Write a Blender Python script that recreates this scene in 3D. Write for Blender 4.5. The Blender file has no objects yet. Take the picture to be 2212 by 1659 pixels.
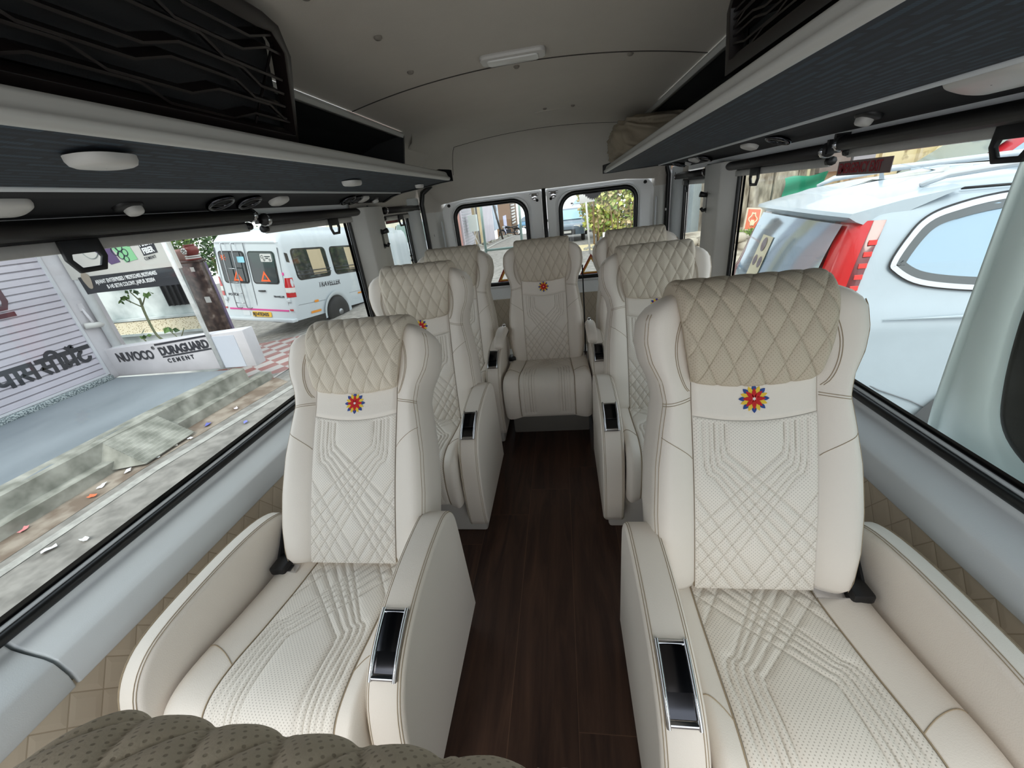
import bpy, bmesh, math, random
import numpy as np
from math import sin, cos, pi, sqrt, radians, tan, atan2, exp
from mathutils import Vector, Matrix
random.seed(7); rng = np.random.default_rng(7)
SC = bpy.context.scene
COL = SC.collection

# ------------------------------------------------------------------ camera
def cam_axes(f, vp, roll):
    cx, cy = 1106.0, 829.5
    Y = Vector((vp[0]-cx, vp[1]-cy, f)).normalized()
    h = Vector((cos(roll), -sin(roll), 0))
    Z = h.cross(Y).normalized()
    if Z.y > 0: Z = -Z
    X = Y.cross(Z)
    return X, Y, Z                       # van axes seen from the lens (x right, y down, z forward)
FPX = 840.0
AX, AY, AZ = cam_axes(FPX, (1207.0, 420.0), radians(7.0))
right = Vector((AX.x, AY.x, AZ.x)); down = Vector((AX.y, AY.y, AZ.y)); fwd = Vector((AX.z, AY.z, AZ.z))
cd = bpy.data.cameras.new('camera'); cam = bpy.data.objects.new('camera', cd); COL.objects.link(cam)
cd.sensor_fit = 'HORIZONTAL'; cd.sensor_width = 36.0; cd.lens = FPX/2212.0*36.0
cd.clip_start = 0.01; cd.clip_end = 300
M = Matrix.Identity(4)
for i in range(3):
    M[i][0] = right[i]; M[i][1] = -down[i]; M[i][2] = -fwd[i]
M[0][3], M[1][3], M[2][3] = 0.0, 0.0, 1.4
cam.matrix_world = M
SC.camera = cam

# ------------------------------------------------------------------ sky, exposure
SC.view_settings.view_transform = 'Standard'; SC.view_settings.look = 'None'
SC.view_settings.gamma = 1.0; SC.view_settings.use_curve_mapping = False
SC.view_settings.exposure = 1.15
W = bpy.data.worlds.new('sky'); SC.world = W; W.use_nodes = True
wn = W.node_tree; wn.nodes.clear()
wo = wn.nodes.new('ShaderNodeOutputWorld'); wb = wn.nodes.new('ShaderNodeBackground')
tc = wn.nodes.new('ShaderNodeTexCoord'); sx = wn.nodes.new('ShaderNodeSeparateXYZ'); cr = wn.nodes.new('ShaderNodeValToRGB')
cr.color_ramp.elements[0].position = 0.0; cr.color_ramp.elements[0].color = (0.93, 0.95, 0.97, 1)
cr.color_ramp.elements[1].position = 0.75; cr.color_ramp.elements[1].color = (0.80, 0.90, 1.0, 1)
wn.links.new(tc.outputs['Generated'], sx.inputs[0]); wn.links.new(sx.outputs['Z'], cr.inputs[0])
wn.links.new(cr.outputs[0], wb.inputs['Color']); wb.inputs['Strength'].default_value = 0.95
wn.links.new(wb.outputs[0], wo.inputs[0])
sd = bpy.data.lights.new('hazy_sun', 'SUN'); sd.energy = 0.9; sd.angle = radians(25); sd.color = (1.0, 0.95, 0.86)
so = bpy.data.objects.new('hazy_sun', sd); COL.objects.link(so); so.rotation_euler = (radians(40), radians(-12), 0)
SC.cycles.max_bounces = 10; SC.cycles.diffuse_bounces = 6; SC.cycles.glossy_bounces = 4
SC.cycles.transparent_max_bounces = 16; SC.cycles.use_denoising = True
SC.cycles.sample_clamp_indirect = 8.0

# ------------------------------------------------------------------ helpers
def lin(c):
    c = [x/255.0 for x in c]
    return tuple((x/12.92 if x <= .04045 else ((x+.055)/1.055)**2.4) for x in c)
MATS = {}
def mat(name, rgb, rough=.5, metal=0., bump=0., bscale=200., vary=0., vscale=6., spec=.5, coat=0., alpha=None, trans=0., emit=None):
    """Principled material with optional fine noise bump and a slow colour variation (wear, dust)."""
    m = bpy.data.materials.new(name); m.use_nodes = True; n = m.node_tree
    b = n.nodes['Principled BSDF']; c = lin(rgb) + (1,)
    b.inputs['Base Color'].default_value = c; b.inputs['Roughness'].default_value = rough
    b.inputs['Metallic'].default_value = metal; b.inputs['Specular IOR Level'].default_value = spec
    if coat: b.inputs['Coat Weight'].default_value = coat
    if trans: b.inputs['Transmission Weight'].default_value = trans
    if bump or vary:
        t = n.nodes.new('ShaderNodeTexCoord')
    if bump:
        z = n.nodes.new('ShaderNodeTexNoise'); z.inputs['Scale'].default_value = bscale; z.inputs['Detail'].default_value = 3
        n.links.new(t.outputs['Object'], z.inputs['Vector'])
        u = n.nodes.new('ShaderNodeBump'); u.inputs['Strength'].default_value = bump; u.inputs['Distance'].default_value = .002
        n.links.new(z.outputs[0], u.inputs['Height']); n.links.new(u.outputs[0], b.inputs['Normal'])
    if vary:
        z2 = n.nodes.new('ShaderNodeTexNoise'); z2.inputs['Scale'].default_value = vscale; z2.inputs['Detail'].default_value = 6; z2.inputs['Roughness'].default_value = .65
        n.links.new(t.outputs['Object'], z2.inputs['Vector'])
        mr = n.nodes.new('ShaderNodeMapRange'); mr.inputs[1].default_value = .3; mr.inputs[2].default_value = .7
        mr.inputs[3].default_value = 1-vary; mr.inputs[4].default_value = 1+vary*.5
        n.links.new(z2.outputs[0], mr.inputs[0])
        mx = n.nodes.new('ShaderNodeMix'); mx.data_type = 'RGBA'; mx.blend_type = 'MULTIPLY'; mx.inputs[0].default_value = 1
        mx.inputs[6].default_value = c; n.links.new(mr.outputs[0], mx.inputs[7]); n.links.new(mx.outputs[2], b.inputs['Base Color'])
    MATS[name] = m
    return m
def two_tone(name, c1, c2, scale, lo=.45, hi=.55, rough=.7, detail=6, kind='noise', stretch=(1, 1, 1), bump=0., c3=None):
    """Noise- or cell-patterned surface of two (three) colours."""
    m = bpy.data.materials.new(name); m.use_nodes = True; n = m.node_tree; b = n.nodes['Principled BSDF']
    b.inputs['Roughness'].default_value = rough
    t = n.nodes.new('ShaderNodeTexCoord'); mp = n.nodes.new('ShaderNodeMapping'); mp.inputs['Scale'].default_value = stretch
    n.links.new(t.outputs['Object'], mp.inputs[0])
    if kind == 'noise':
        z = n.nodes.new('ShaderNodeTexNoise'); z.inputs['Scale'].default_value = scale; z.inputs['Detail'].default_value = detail
    else:
        z = n.nodes.new('ShaderNodeTexVoronoi'); z.inputs['Scale'].default_value = scale
    n.links.new(mp.outputs[0], z.inputs['Vector'])
    r = n.nodes.new('ShaderNodeValToRGB'); e = r.color_ramp.elements
    e[0].position = lo; e[0].color = lin(c1)+(1,); e[1].position = hi; e[1].color = lin(c2)+(1,)
    if c3: x = e.new(min(hi+.15, 1)); x.color = lin(c3)+(1,)
    n.links.new(z.outputs[0], r.inputs[0]); n.links.new(r.outputs[0], b.inputs['Base Color'])
    if bump:
        u = n.nodes.new('ShaderNodeBump'); u.inputs['Strength'].default_value = bump; u.inputs['Distance'].default_value = .02
        n.links.new(z.outputs[0], u.inputs['Height']); n.links.new(u.outputs[0], b.inputs['Normal'])
    MATS[name] = m
    return m

class MB:
    """Collects shapes and links them as ONE mesh object."""
    def __init__(s): s.v = []; s.f = []; s.mi = []; s.uv = {}; s.att = None; s.sm = []
    def add(s, vs, fs, mi=0, smooth=False):
        o = len(s.v); s.v += [tuple(p) for p in vs]
        for f in fs: s.f.append(tuple(o+i for i in f)); s.mi.append(mi); s.sm.append(smooth)
        return s
    def box(s, a, b, mi=0, M=None):
        x0, y0, z0 = a; x1, y1, z1 = b
        vs = [Vector(p) for p in ((x0,y0,z0),(x1,y0,z0),(x1,y1,z0),(x0,y1,z0),(x0,y0,z1),(x1,y0,z1),(x1,y1,z1),(x0,y1,z1))]
        if M: vs = [M @ p for p in vs]
        return s.add(vs, [(0,3,2,1),(4,5,6,7),(0,1,5,4),(1,2,6,5),(2,3,7,6),(3,0,4,7)], mi)
    def tube(s, pts, r, n=10, mi=0, closed=False, cap=True):
        pts = [Vector(p) for p in pts]; N = len(pts); vs = []; rr = r if isinstance(r, (list, tuple)) else [r]*N
        up = None
        for i, p in enumerate(pts):
            if closed: d = pts[(i+1) % N]-pts[i-1]
            else: d = pts[min(i+1, N-1)]-pts[max(i-1, 0)]
            d.normalize()
            if up is None:
                up = Vector((0,0,1)) if abs(d.z) < .9 else Vector((1,0,0))
            a = d.cross(up)
            if a.length < 1e-6: a = d.orthogonal()
            a.normalize(); up = a.cross(d).normalized()
            for k in range(n):
                t = 2*pi*k/n; vs.append(p+a*(rr[i]*cos(t))+up*(rr[i]*sin(t)))
        fs = []
        for i in range(N if closed else N-1):
            j = (i+1) % N
            for k in range(n): fs.append((i*n+k, i*n+(k+1) % n, j*n+(k+1) % n, j*n+k))
        if cap and not closed: fs += [tuple(range(n))[::-1], tuple((N-1)*n+k for k in range(n))]
        return s.add(vs, fs, mi, True)
    def prism(s, poly, axis, a, b, mi=0, smooth=False):
        """polygon extruded along an axis; poly gives the two other coordinates in x,y,z order"""
        k = 'xyz'.index(axis); n = len(poly); vs = []
        for t in (a, b):
            for p in poly:
                q = list(p); q.insert(k, t); vs.append(q)
        fs = [tuple(range(n))[::-1], tuple(range(n, 2*n))] + [(i, (i+1) % n, n+(i+1) % n, n+i) for i in range(n)]
        return s.add(vs, fs, mi, smooth)
    def grid(s, P, mi=0, smooth=True, closed_u=False):
        """P[i][j] array of points"""
        P = np.asarray(P, float); a, b = P.shape[:2]
        fs = []
        for i in range(a-1):
            for j in range(b if closed_u else b-1):
                k = (j+1) % b; fs.append((i*b+j, i*b+k, (i+1)*b+k, (i+1)*b+j))
        return s.add(P.reshape(-1, 3).tolist(), fs, mi, smooth)
    def lathe(s, prof, n=20, o=(0,0,0), ax='z', mi=0):
        vs = []; N = len(prof)
        for r, h in prof:
            for k in range(n):
                t = 2*pi*k/n; c, d = r*cos(t), r*sin(t)
                vs.append({'z': (o[0]+c, o[1]+d, o[2]+h), 'x': (o[0]+h, o[1]+c, o[2]+d), 'y': (o[0]+d, o[1]+h, o[2]+c)}[ax])
        fs = []
        for i in range(N-1):
            for k in range(n): fs.append((i*n+k, i*n+(k+1) % n, (i+1)*n+(k+1) % n, (i+1)*n+k))
        fs += [tuple(range(n))[::-1], tuple((N-1)*n+k for k in range(n))]
        return s.add(vs, fs, mi, True)
    def build(s, name, mats, parent=None, bevel=0, seg=2, autos=None, loc=None, rot=None):
        me = bpy.data.meshes.new(name); me.from_pydata(s.v, [], s.f)
        if not isinstance(mats, (list, tuple)): mats = [mats]
        for m in mats: me.materials.append(m)
        me.polygons.foreach_set('material_index', s.mi); me.polygons.foreach_set('use_smooth', s.sm)
        bm = bmesh.new(); bm.from_mesh(me); bmesh.ops.recalc_face_normals(bm, faces=bm.faces)
        if bevel:
            es = [e for e in bm.edges if len(e.link_faces) == 2 and e.calc_face_angle() > .5]
            bmesh.ops.bevel(bm, geom=es, offset=bevel, segments=seg, profile=.5, affect='EDGES', clamp_overlap=True)
            for f in bm.faces: f.smooth = True
        bm.to_mesh(me); bm.free(); me.update()
        if autos or bevel: me.set_sharp_from_angle(angle=autos or radians(40))
        o = bpy.data.objects.new(name, me); COL.objects.link(o)
        if parent: o.parent = parent
        if loc: o.location = loc
        if rot: o.rotation_euler = rot
        return o
def tag(o, label=None, cat=None, group=None, kind=None):
    if label: o['label'] = label
    if cat: o['category'] = cat
    if group: o['group'] = group
    if kind: o['kind'] = kind
    return o
def empty(name, loc=(0,0,0), rot=(0,0,0), label=None, cat=None, group=None):
    o = bpy.data.objects.new(name, None); COL.objects.link(o); o.location = loc; o.rotation_euler = rot
    o.empty_display_size = .1
    return tag(o, label, cat, group)
def structure(o): o['kind'] = 'structure'; return o
def copy_tree(o, parent=None):
    c = o.copy(); COL.objects.link(c); c.parent = parent
    for ch in list(o.children): copy_tree(ch, c)
    return c
def smooth_path(pts, n=8, closed=False):
    """Catmull-Rom through points"""
    P = [np.array(p, float) for p in pts]; N = len(P); out = []
    rg = range(N) if closed else range(N-1)
    for i in rg:
        p0 = P[(i-1) % N] if closed or i > 0 else P[0]*2-P[1]
        p1, p2 = P[i], P[(i+1) % N]
        p3 = P[(i+2) % N] if closed or i+2 < N else P[-1]*2-P[-2]
        for k in range(n):
            t = k/n
            out.append(.5*((2*p1)+(p2-p0)*t+(2*p0-5*p1+4*p2-p3)*t*t+(3*p1-p0-3*p2+p3)*t**3))
    if not closed: out.append(P[-1])
    return [tuple(p) for p in out]
def rrect(x0, y0, x1, y1, r, n=6):
    rs = r if isinstance(r, (list, tuple)) else [r]*4; out = []
    for (cx, cy, a), q in zip((((x1, y1, 0)), (x0, y1, 90), (x0, y0, 180), (x1, y0, 270)), rs):
        sx_ = 1 if cx == x1 else -1; sy_ = 1 if cy == y1 else -1
        for k in range(n+1):
            t = radians(a+90*k/n); out.append((cx-sx_*q+q*cos(t), cy-sy_*q+q*sin(t)))
    return out
def ring_wall(outer, inner, fn):
    """faces between two closed outlines of the same count, fn maps 2D to 3D"""
    n = len(outer); vs = [fn(*p) for p in outer]+[fn(*p) for p in inner]
    return vs, [(i, (i+1) % n, n+(i+1) % n, n+i) for i in range(n)]
def text_mesh(name, body, size, mats, parent, M, bold=0., depth=.002, align='LEFT', sx=1., shear=0., space=1.):
    """Raised lettering; M places the text plane (x along the line, y up)."""
    cu = bpy.data.curves.new(name, 'FONT'); cu.body = body; cu.size = size; cu.extrude = depth; cu.offset = bold
    cu.align_x = align; cu.shear = shear; cu.space_character = space; cu.resolution_u = 4
    t = bpy.data.objects.new(name+'_tmp', cu); COL.objects.link(t)
    dg = bpy.context.evaluated_depsgraph_get(); me = bpy.data.meshes.new_from_object(t.evaluated_get(dg))
    bpy.data.objects.remove(t); bpy.data.curves.remove(cu)
    me.transform(Matrix.Diagonal((sx, 1, 1, 1))); me.transform(M); me.name = name
    me.materials.clear(); me.materials.append(mats)
    o = bpy.data.objects.new(name, me); COL.objects.link(o)
    if parent: o.parent = parent
    return o
def frame_M(o, x, y):
    """matrix from an origin, a writing direction and an up direction"""
    x = Vector(x).normalized(); z = x.cross(Vector(y)).normalized(); y = z.cross(x)
    m = Matrix.Identity(4)
    for i in range(3): m[i][0] = x[i]; m[i][1] = y[i]; m[i][2] = z[i]; m[i][3] = o[i]
    return m

# ------------------------------------------------------------------ materials of the cabin
def quilt_mat(name, rgb, thread, perf=True, pitch=.0062, rough=.5, hole=.46):
    """Leather whose stitch lines (mesh attribute) and punched holes (UV lattice) are real colour changes."""
    m = bpy.data.materials.new(name); m.use_nodes = True; n = m.node_tree; b = n.nodes['Principled BSDF']
    b.inputs['Roughness'].default_value = rough; b.inputs['Specular IOR Level'].default_value = .35
    at = n.nodes.new('ShaderNodeAttribute'); at.attribute_name = 'stitch'
    mx = n.nodes.new('ShaderNodeMix'); mx.data_type = 'RGBA'
    mx.inputs[6].default_value = lin(rgb)+(1,); mx.inputs[7].default_value = lin(thread)+(1,)
    n.links.new(at.outputs['Fac'], mx.inputs[0]); out = mx.outputs[2]
    t = n.nodes.new('ShaderNodeTexCoord')
    z = n.nodes.new('ShaderNodeTexNoise'); z.inputs['Scale'].default_value = 420; z.inputs['Detail'].default_value = 2
    n.links.new(t.outputs['Object'], z.inputs['Vector'])
    u = n.nodes.new('ShaderNodeBump'); u.inputs['Strength'].default_value = .25; u.inputs['Distance'].default_value = .001
    n.links.new(z.outputs[0], u.inputs['Height'])
    if perf:
        uvn = n.nodes.new('ShaderNodeUVMap'); uvn.uv_map = 'UVMap'
        mp = n.nodes.new('ShaderNodeMapping'); mp.inputs['Rotation'].default_value = (0, 0, radians(45)); mp.inputs['Scale'].default_value = (1/pitch,)*3
        v = n.nodes.new('ShaderNodeTexVoronoi'); v.voronoi_dimensions = '2D'; v.inputs['Randomness'].default_value = 0; v.inputs['Scale'].default_value = 1
        n.links.new(uvn.outputs[0], mp.inputs[0]); n.links.new(mp.outputs[0], v.inputs['Vector'])
        mr = n.nodes.new('ShaderNodeMapRange'); mr.inputs[1].default_value = .13; mr.inputs[2].default_value = .23; mr.inputs[3].default_value = hole; mr.inputs[4].default_value = 0
        n.links.new(v.outputs['Distance'], mr.inputs[0])
        m2 = n.nodes.new('ShaderNodeMix'); m2.data_type = 'RGBA'; m2.inputs[7].default_value = lin((96, 84, 70))+(1,)
        n.links.new(out, m2.inputs[6]); n.links.new(mr.outputs[0], m2.inputs[0]); out = m2.outputs[2]
        u2 = n.nodes.new('ShaderNodeBump'); u2.invert = True; u2.inputs['Strength'].default_value = .5; u2.inputs['Distance'].default_value = .001
        n.links.new(mr.outputs[0], u2.inputs['Height']); n.links.new(u.outputs[0], u2.inputs['Normal']); u = u2
    n.links.new(out, b.inputs['Base Color']); n.links.new(u.outputs[0], b.inputs['Normal'])
    MATS[name] = m; return m
LEATHER = mat('cream_leather', (225, 217, 207), .46, bump=.22, bscale=420, spec=.35)
QUILT = quilt_mat('perforated_cream_leather', (227, 220, 210), (158, 146, 128))
COVERQ = quilt_mat('perforated_beige_fabric', (208, 198, 182), (142, 128, 108), pitch=.0058, rough=.7, hole=.30)
TAUPEQ = quilt_mat('perforated_taupe_fabric', (192, 180, 161), (124, 110, 90), pitch=.0058, rough=.75, hole=.34)  # darker fabric tone of the near right seat's cover
FOREQ = quilt_mat('perforated_shade_toned_fabric', (204, 194, 176), (128, 118, 102), pitch=.0062, rough=.85)  # beige cover toned down for the shade on the foreground headrest
THREAD = mat('stitch_thread', (158, 142, 118), .8)
CHROME = mat('chrome', (205, 205, 208), .12, 1.)
DARKCHROME = mat('dark_chrome', (70, 70, 74), .16, 1.)
BLACKP = mat('black_plastic', (22, 22, 24), .45)
RUBBER = mat('black_rubber', (13, 13, 14), .38)
BELT = mat('black_webbing', (16, 16, 18), .8, bump=.3, bscale=900)
GREYP = mat('grey_trim_plastic', (204, 208, 210), .42, bump=.1, bscale=500)
GREYD = mat('darker_grey_trim', (206, 205, 200), .5, bump=.1, bscale=500)
WHITEP = mat('white_painted_steel', (244, 245, 245), .35)
LAMPP = mat('white_lamp_plastic', (196, 194, 190), .4)
BASEP = mat('pale_base_panel', (200, 196, 190), .55)
REDT = mat('red_embroidery', (190, 22, 26), .8); BLUET = mat('blue_embroidery', (36, 70, 140), .8)
YELT = mat('yellow_embroidery', (226, 190, 60), .8); WHTT = mat('white_embroidery', (235, 225, 220), .8)

# ------------------------------------------------------------------ recliner seat (local: +y back, front at -y, hinge crease at y=0)
def dist_to_lines(U, V, lines):
    D = np.full(U.shape, 9.0)
    for L in lines:
        for (a, b), (c, d) in zip(L[:-1], L[1:]):
            dx, dy = c-a, d-b; q = dx*dx+dy*dy
            if q < 1e-12: continue
            t = np.clip(((U-a)*dx+(V-b)*dy)/q, 0, 1)
            D = np.minimum(D, np.hypot(U-a-t*dx, V-b-t*dy))
    return D
def fan_lines(hw, vtop, vcross, uk=(.066, .078, .090, .102, .116), low=4):
    out = []
    for sgn in (-1, 1):
        for k, u in enumerate(uk):
            m = 1.0+.13*k; vc = vcross-.036*k
            vb = vc+u*m*.80
            pts = [(-u, vtop), (-u, vb+.055), (-u*.985, vb+.03), (-u*.93, vb+.008), (-u*.80, vc+u*.80*m), (0, vc), (hw*1.05, vc-hw*1.05*m)]
            out.append([(sgn*a, b) for a, b in pts])
        for k in range(low):
            v0 = vcross-.045-.058*k; out.append([(-sgn*hw*1.0, v0), (sgn*hw, v0-2*hw*1.55)])
    return out
def attr_grid(name, P, U, V, stitch, m, parent, extra_rows=None):
    """dense grid mesh with UVs in metres and a stitch attribute"""
    a, b = U.shape
    mb = MB(); mb.grid(P)
    me = bpy.data.meshes.new(name); me.from_pydata(mb.v, [], mb.f); me.materials.append(m)
    me.polygons.foreach_set('use_smooth', [True]*len(mb.f))
    uv = me.uv_layers.new(name='UVMap'); li = np.empty(len(me.loops), int); me.loops.foreach_get('vertex_index', li)
    uv.data.foreach_set('uv', np.stack([U.ravel()[li], V.ravel()[li]], 1).ravel())
    at = me.attributes.new('stitch', 'FLOAT', 'POINT'); at.data.foreach_set('value', stitch.ravel())
    bm = bmesh.new(); bm.from_mesh(me); bmesh.ops.recalc_face_normals(bm, faces=bm.faces); bm.to_mesh(me); bm.free()
    o = bpy.data.objects.new(name, me); COL.objects.link(o); o.parent = parent
    return o
BH = .765                                                   # length of the backrest
_ws = [0, .04, .12, .22, .34, .44, .50, .55, .60, .65, .70, .735, .765]
_wv = [.205, .228, .240, .242, .236, .222, .212, .220, .242, .251, .246, .231, .206]
def bw(s): return float(np.interp(s, _ws, _wv))
def n0(s): return .042+.012*math.sin(min(max(s, 0)/.5, 1)*pi)
def front_n(x, s):
    """height of the backrest's front above its hinge plane"""
    w = bw(s); ax = abs(x); n = n0(s)
    if ax <= .14: return n
    t = min((ax-.14)/(w-.14), 1.0)
    n += .030*sin(pi*min(t/.92, 1)**.85*.62)
    if t > .62: n -= .052*(1-sqrt(max(0, 1-((t-.62)/.38)**2)))
    return n
def back_mesh():
    S = [0, .012, .03, .06]+list(np.linspace(.09, .70, 40))+[.72, .738, .752, .761, BH]
    rows = []
    for s in S:
        w = bw(s); th = 1.0; inset = 0
        if s < .03: th = sqrt(1-((.03-s)/.03)**2)*.75+.25
        if s > .70: q = (s-.70)/(BH-.70); th = sqrt(max(0, 1-q*q))*.8+.2; inset = .05*(1-sqrt(max(0, 1-q*q)))
        xs = [0, .05, .10, .135, .14]+[.14+(w-.14)*t for t in (.05, .12, .22, .34, .46, .56, .64, .72, .79, .85, .90, .94, .97, .99, 1.0)]
        row = []
        for x in xs: row.append((x, front_n(x, s)))
        row += [(w+.002, .01), (w+.003, -.03), (w+.001, -.07), (w-.008, -.092), (w-.03, -.104), (.12, -.108), (0, -.110)]
        mid = -.03
        row = [(x-inset*(x/w), mid+(n-mid)*th) for x, n in row]
        full = row + [(-x, n) for x, n in row[-2:0:-1]]
        rows.append([(x, -n, s) for x, n in full])
    mb = MB(); mb.grid(rows, closed_u=True)
    nb = len(rows[0]); mb.f.append(tuple(range(nb))); mb.mi.append(0); mb.sm.append(True)
    k = (len(rows)-1)*nb; mb.f.append(tuple(range(k, k+nb))); mb.mi.append(0); mb.sm.append(True)
    return mb
def on_back(x, s, lift=.001): return (x, -(front_n(x, s)+lift), s)
def make_back(parent):
    b = back_mesh().build('backrest', LEATHER, parent)
    # quilted centre panel
    hw = .1385; nu, nv = 104, 160; v0, v1 = .012, .463
    u = np.linspace(-hw, hw, nu); v = np.linspace(v0, v1, nv); U, V = np.meshgrid(u, v)
    Vt = V-.018*(1-(U/hw)**2)*np.clip((V-v0)/(v1-v0), 0, 1)**6        # sagging top seam
    lines = fan_lines(hw, v1-.01, .312)
    d = dist_to_lines(U, V, lines); de = np.minimum.reduce([hw-np.abs(U), V-v0, v1-V])
    dd = np.minimum(d, de+.0015)
    H = .0065*(1-np.exp(-dd/.0075))
    P = np.empty(U.shape+(3,)); 
    N = np.vectorize(front_n)(U, Vt)
    P[..., 0] = U; P[..., 1] = -(N+.002+H); P[..., 2] = Vt
    attr_grid('centre_panel', P, U, V, np.clip(1-d/.0016, 0, 1)*.8, QUILT, b)
    # plain band that carries the emblem
    vs = np.linspace(0, 1, 14); us = np.linspace(-hw, hw, 40); P = []
    for t in vs:
        row = []
        for x in us:
            s = (.464-.018*(1-(x/hw)**2))*(1-t)+(.556-.016*(1-(x/hw)**2))*t
            e = min(1, min(t, 1-t)*12, (hw-abs(x))/.006)
            row.append((x, -(front_n(x, s)+.002+.006*e), s))
        P.append(row)
    mb = MB(); mb.grid(P); mb.build('emblem_band', LEATHER, b)
    # embroidered flower: eight red petals with blue tips, yellow leaves between
    mb = MB(); cz = .500; R = .034
    def leaf(a, r0, r1, w, mi, lift, n=7):
        pts = []
        for k in range(n): t = k/(n-1); pts.append((r0+(r1-r0)*t, w*sin(pi*t**.8)**.9))
        for k in range(n-2, 0, -1): t = k/(n-1); pts.append((r0+(r1-r0)*t, -w*sin(pi*t**.8)**.9))
        vs = []
        for L in (0, 1):
            for r, q in pts:
                x = r*sin(a)+q*cos(a); s = cz+r*cos(a)-q*sin(a); vs.append((x, -(front_n(x, s)+.0065+(lift if L else 0)), s))
        k = len(pts); mb.add(vs, [tuple(range(k, 2*k))]+[(i, (i+1) % k, k+(i+1) % k, k+i) for i in range(k)], mi)
    for k in range(8):
        a = pi/4*k
        leaf(a+pi/8, .008, R*.93, .0056, 2, .0030); leaf(a, R*.55, R, .0048, 1, .0036); leaf(a, .001, R*.76, .0048, 0, .0042)
    for k in range(6): leaf(pi/3*k, 0, .0045, .0012, 3, .0050, 5)
    mb.build('flower_emblem', [REDT, BLUET, YELT, WHTT], b)
    # padded quilted cover folded over the headrest
    path = smooth_path([(.052, .540), (.072, .57), (.086, .63), (.086, .70), (.070, .750), (.036, .784), (-.014, .796), (-.066, .788), (-.104, .758), (-.118, .70), (-.118, .665)], 12)
    A = np.array(path); L = np.concatenate([[0], np.cumsum(np.hypot(*np.diff(A, axis=0).T))])
    nv = 150; lv = np.linspace(0, L[-1], nv); pn = np.interp(lv, L, A[:, 0]); ps = np.interp(lv, L, A[:, 1])
    tn = np.gradient(pn, lv); ts = np.gradient(ps, lv); q = np.hypot(tn, ts); nn, ns = ts/q, -tn/q
    hwv = np.interp(lv, [0, .10, .20, .28, .42, L[-1]], [.139, .156, .168, .171, .168, .166])
    tu = np.linspace(-1, 1, 130); rim = np.array([.034, .022, .010, .003]); nr = len(rim)
    Uf = tu[None, :]*hwv[:, None]; Vf = np.repeat(lv[:, None], len(tu), 1)
    lines = []
    for k in range(-14, 15):
        lines += [[(k*.054-.6*.0, -0.05), (k*.054+.70*.52, .65)], [(k*.054, -0.05), (k*.054-.70*.52, .65)]]
    d = dist_to_lines(Uf, Vf, lines); de = np.minimum(hwv[:, None]-np.abs(Uf), np.minimum(Vf, L[-1]-Vf))
    H = .0066*(1-np.exp(-np.minimum(d, de+.004)/.008)) - .012*np.clip(1-de/.018, 0, 1)**2
    H = H*(1-.55*np.exp(-((Vf-.31)/.085)**2))
    sag = -.016*(1-(tu[None, :])**2)*np.clip(1-Vf/.08, 0, 1)
    Pn = pn[:, None]+nn[:, None]*H; Ps = ps[:, None]+ns[:, None]*H+sag
    P = np.stack([Uf, -Pn, Ps], -1)
    Lr = []; Rr = []
    for r in rim:
        e = .004 if r < .02 else 0
        for sg, dst in ((-1, Lr), (1, Rr)):
            j = 0 if sg < 0 else -1
            dst.append(np.stack([Uf[:, j]+sg*.002-sg*(r*.12), -(pn-nn*(r+.008)), ps-ns*(r+.008)+sag[:, j]], -1))
    P = np.concatenate([np.stack(Lr, 1), P, np.stack(Rr[::-1], 1)], 1)
    pad = lambda X, c: np.concatenate([np.full((nv, nr), c), X, np.full((nv, nr), c)], 1)
    st = pad(np.clip(1-d/.0015, 0, 1)*.75, 0.)
    cov = attr_grid('headrest_cover', P, pad(Uf, .2), pad(Vf, 0), st, COVERQ, b)
    # seams and double stitching on the side bolsters
    r = .0009
    for sg in (-1, 1):
        mb = MB(); mb.tube([on_back(sg*.140, s, -.001) for s in np.linspace(.015, .545, 40)], .0016, 6)
        for off in (0, .006):
            mb.tube([on_back(sg*(.142+(bw(.503)-.145)*t), .508-off-.012*t, .0004) for t in np.linspace(0, .97, 14)], r, 5)
            mb.tube([(sg*(bw(s)-.006-off*.9), -(front_n(bw(s)-.006-off*.9, s)+.0004), s) for s in np.linspace(.02, .715, 60)], r, 5)
            mb.tube([on_back(sg*(.144+.030*sin(pi*min(1, (t*1.05)))**.7+off*.8), .525+.20*t, .0006) for t in np.linspace(.0, .93, 20)], r, 5)
        mb.tube([on_back(sg*(.142+(bw(.42)-.150)*t), .358+.058*t**.8, .0002) for t in np.linspace(0, .98, 14)], r, 5)
        mb.build('bolster_stitching', THREAD, b)
    return b
# cushion: path runs from the crease to the front and down
CP = np.array(smooth_path([(.07, .418), (.0, .428), (-.10, .436), (-.22, .452), (-.32, .468), (-.385, .466), (-.424, .442), (-.441, .395), (-.446, .33), (-.440, .262), (-.430, .232)], 10))
CL = np.concatenate([[0], np.cumsum(np.hypot(*np.diff(CP, axis=0).T))])
def cpt(l):
    y = np.interp(l, CL, CP[:, 0]); z = np.interp(l, CL, CP[:, 1]); e = 1e-3
    dy = np.interp(l+e, CL, CP[:, 0])-np.interp(l-e, CL, CP[:, 0]); dz = np.interp(l+e, CL, CP[:, 1])-np.interp(l-e, CL, CP[:, 1])
    q = np.hypot(dy, dz); return y, z, dz/q, -dy/q           # point and outward normal
def cush_n(x, l, x0, x1):
    p = .140+.018*min(max(l/.45, 0), 1)
    if abs(x) <= p: return -.002
    e = x1 if x > 0 else x0; t = min((abs(x)-p)/(abs(e)-p), 1)
    n = .016*sin(pi*min(t/.9, 1)*.6)
    if t > .6: n -= .040*(1-sqrt(max(0, 1-((t-.6)/.4)**2)))
    return n
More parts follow.
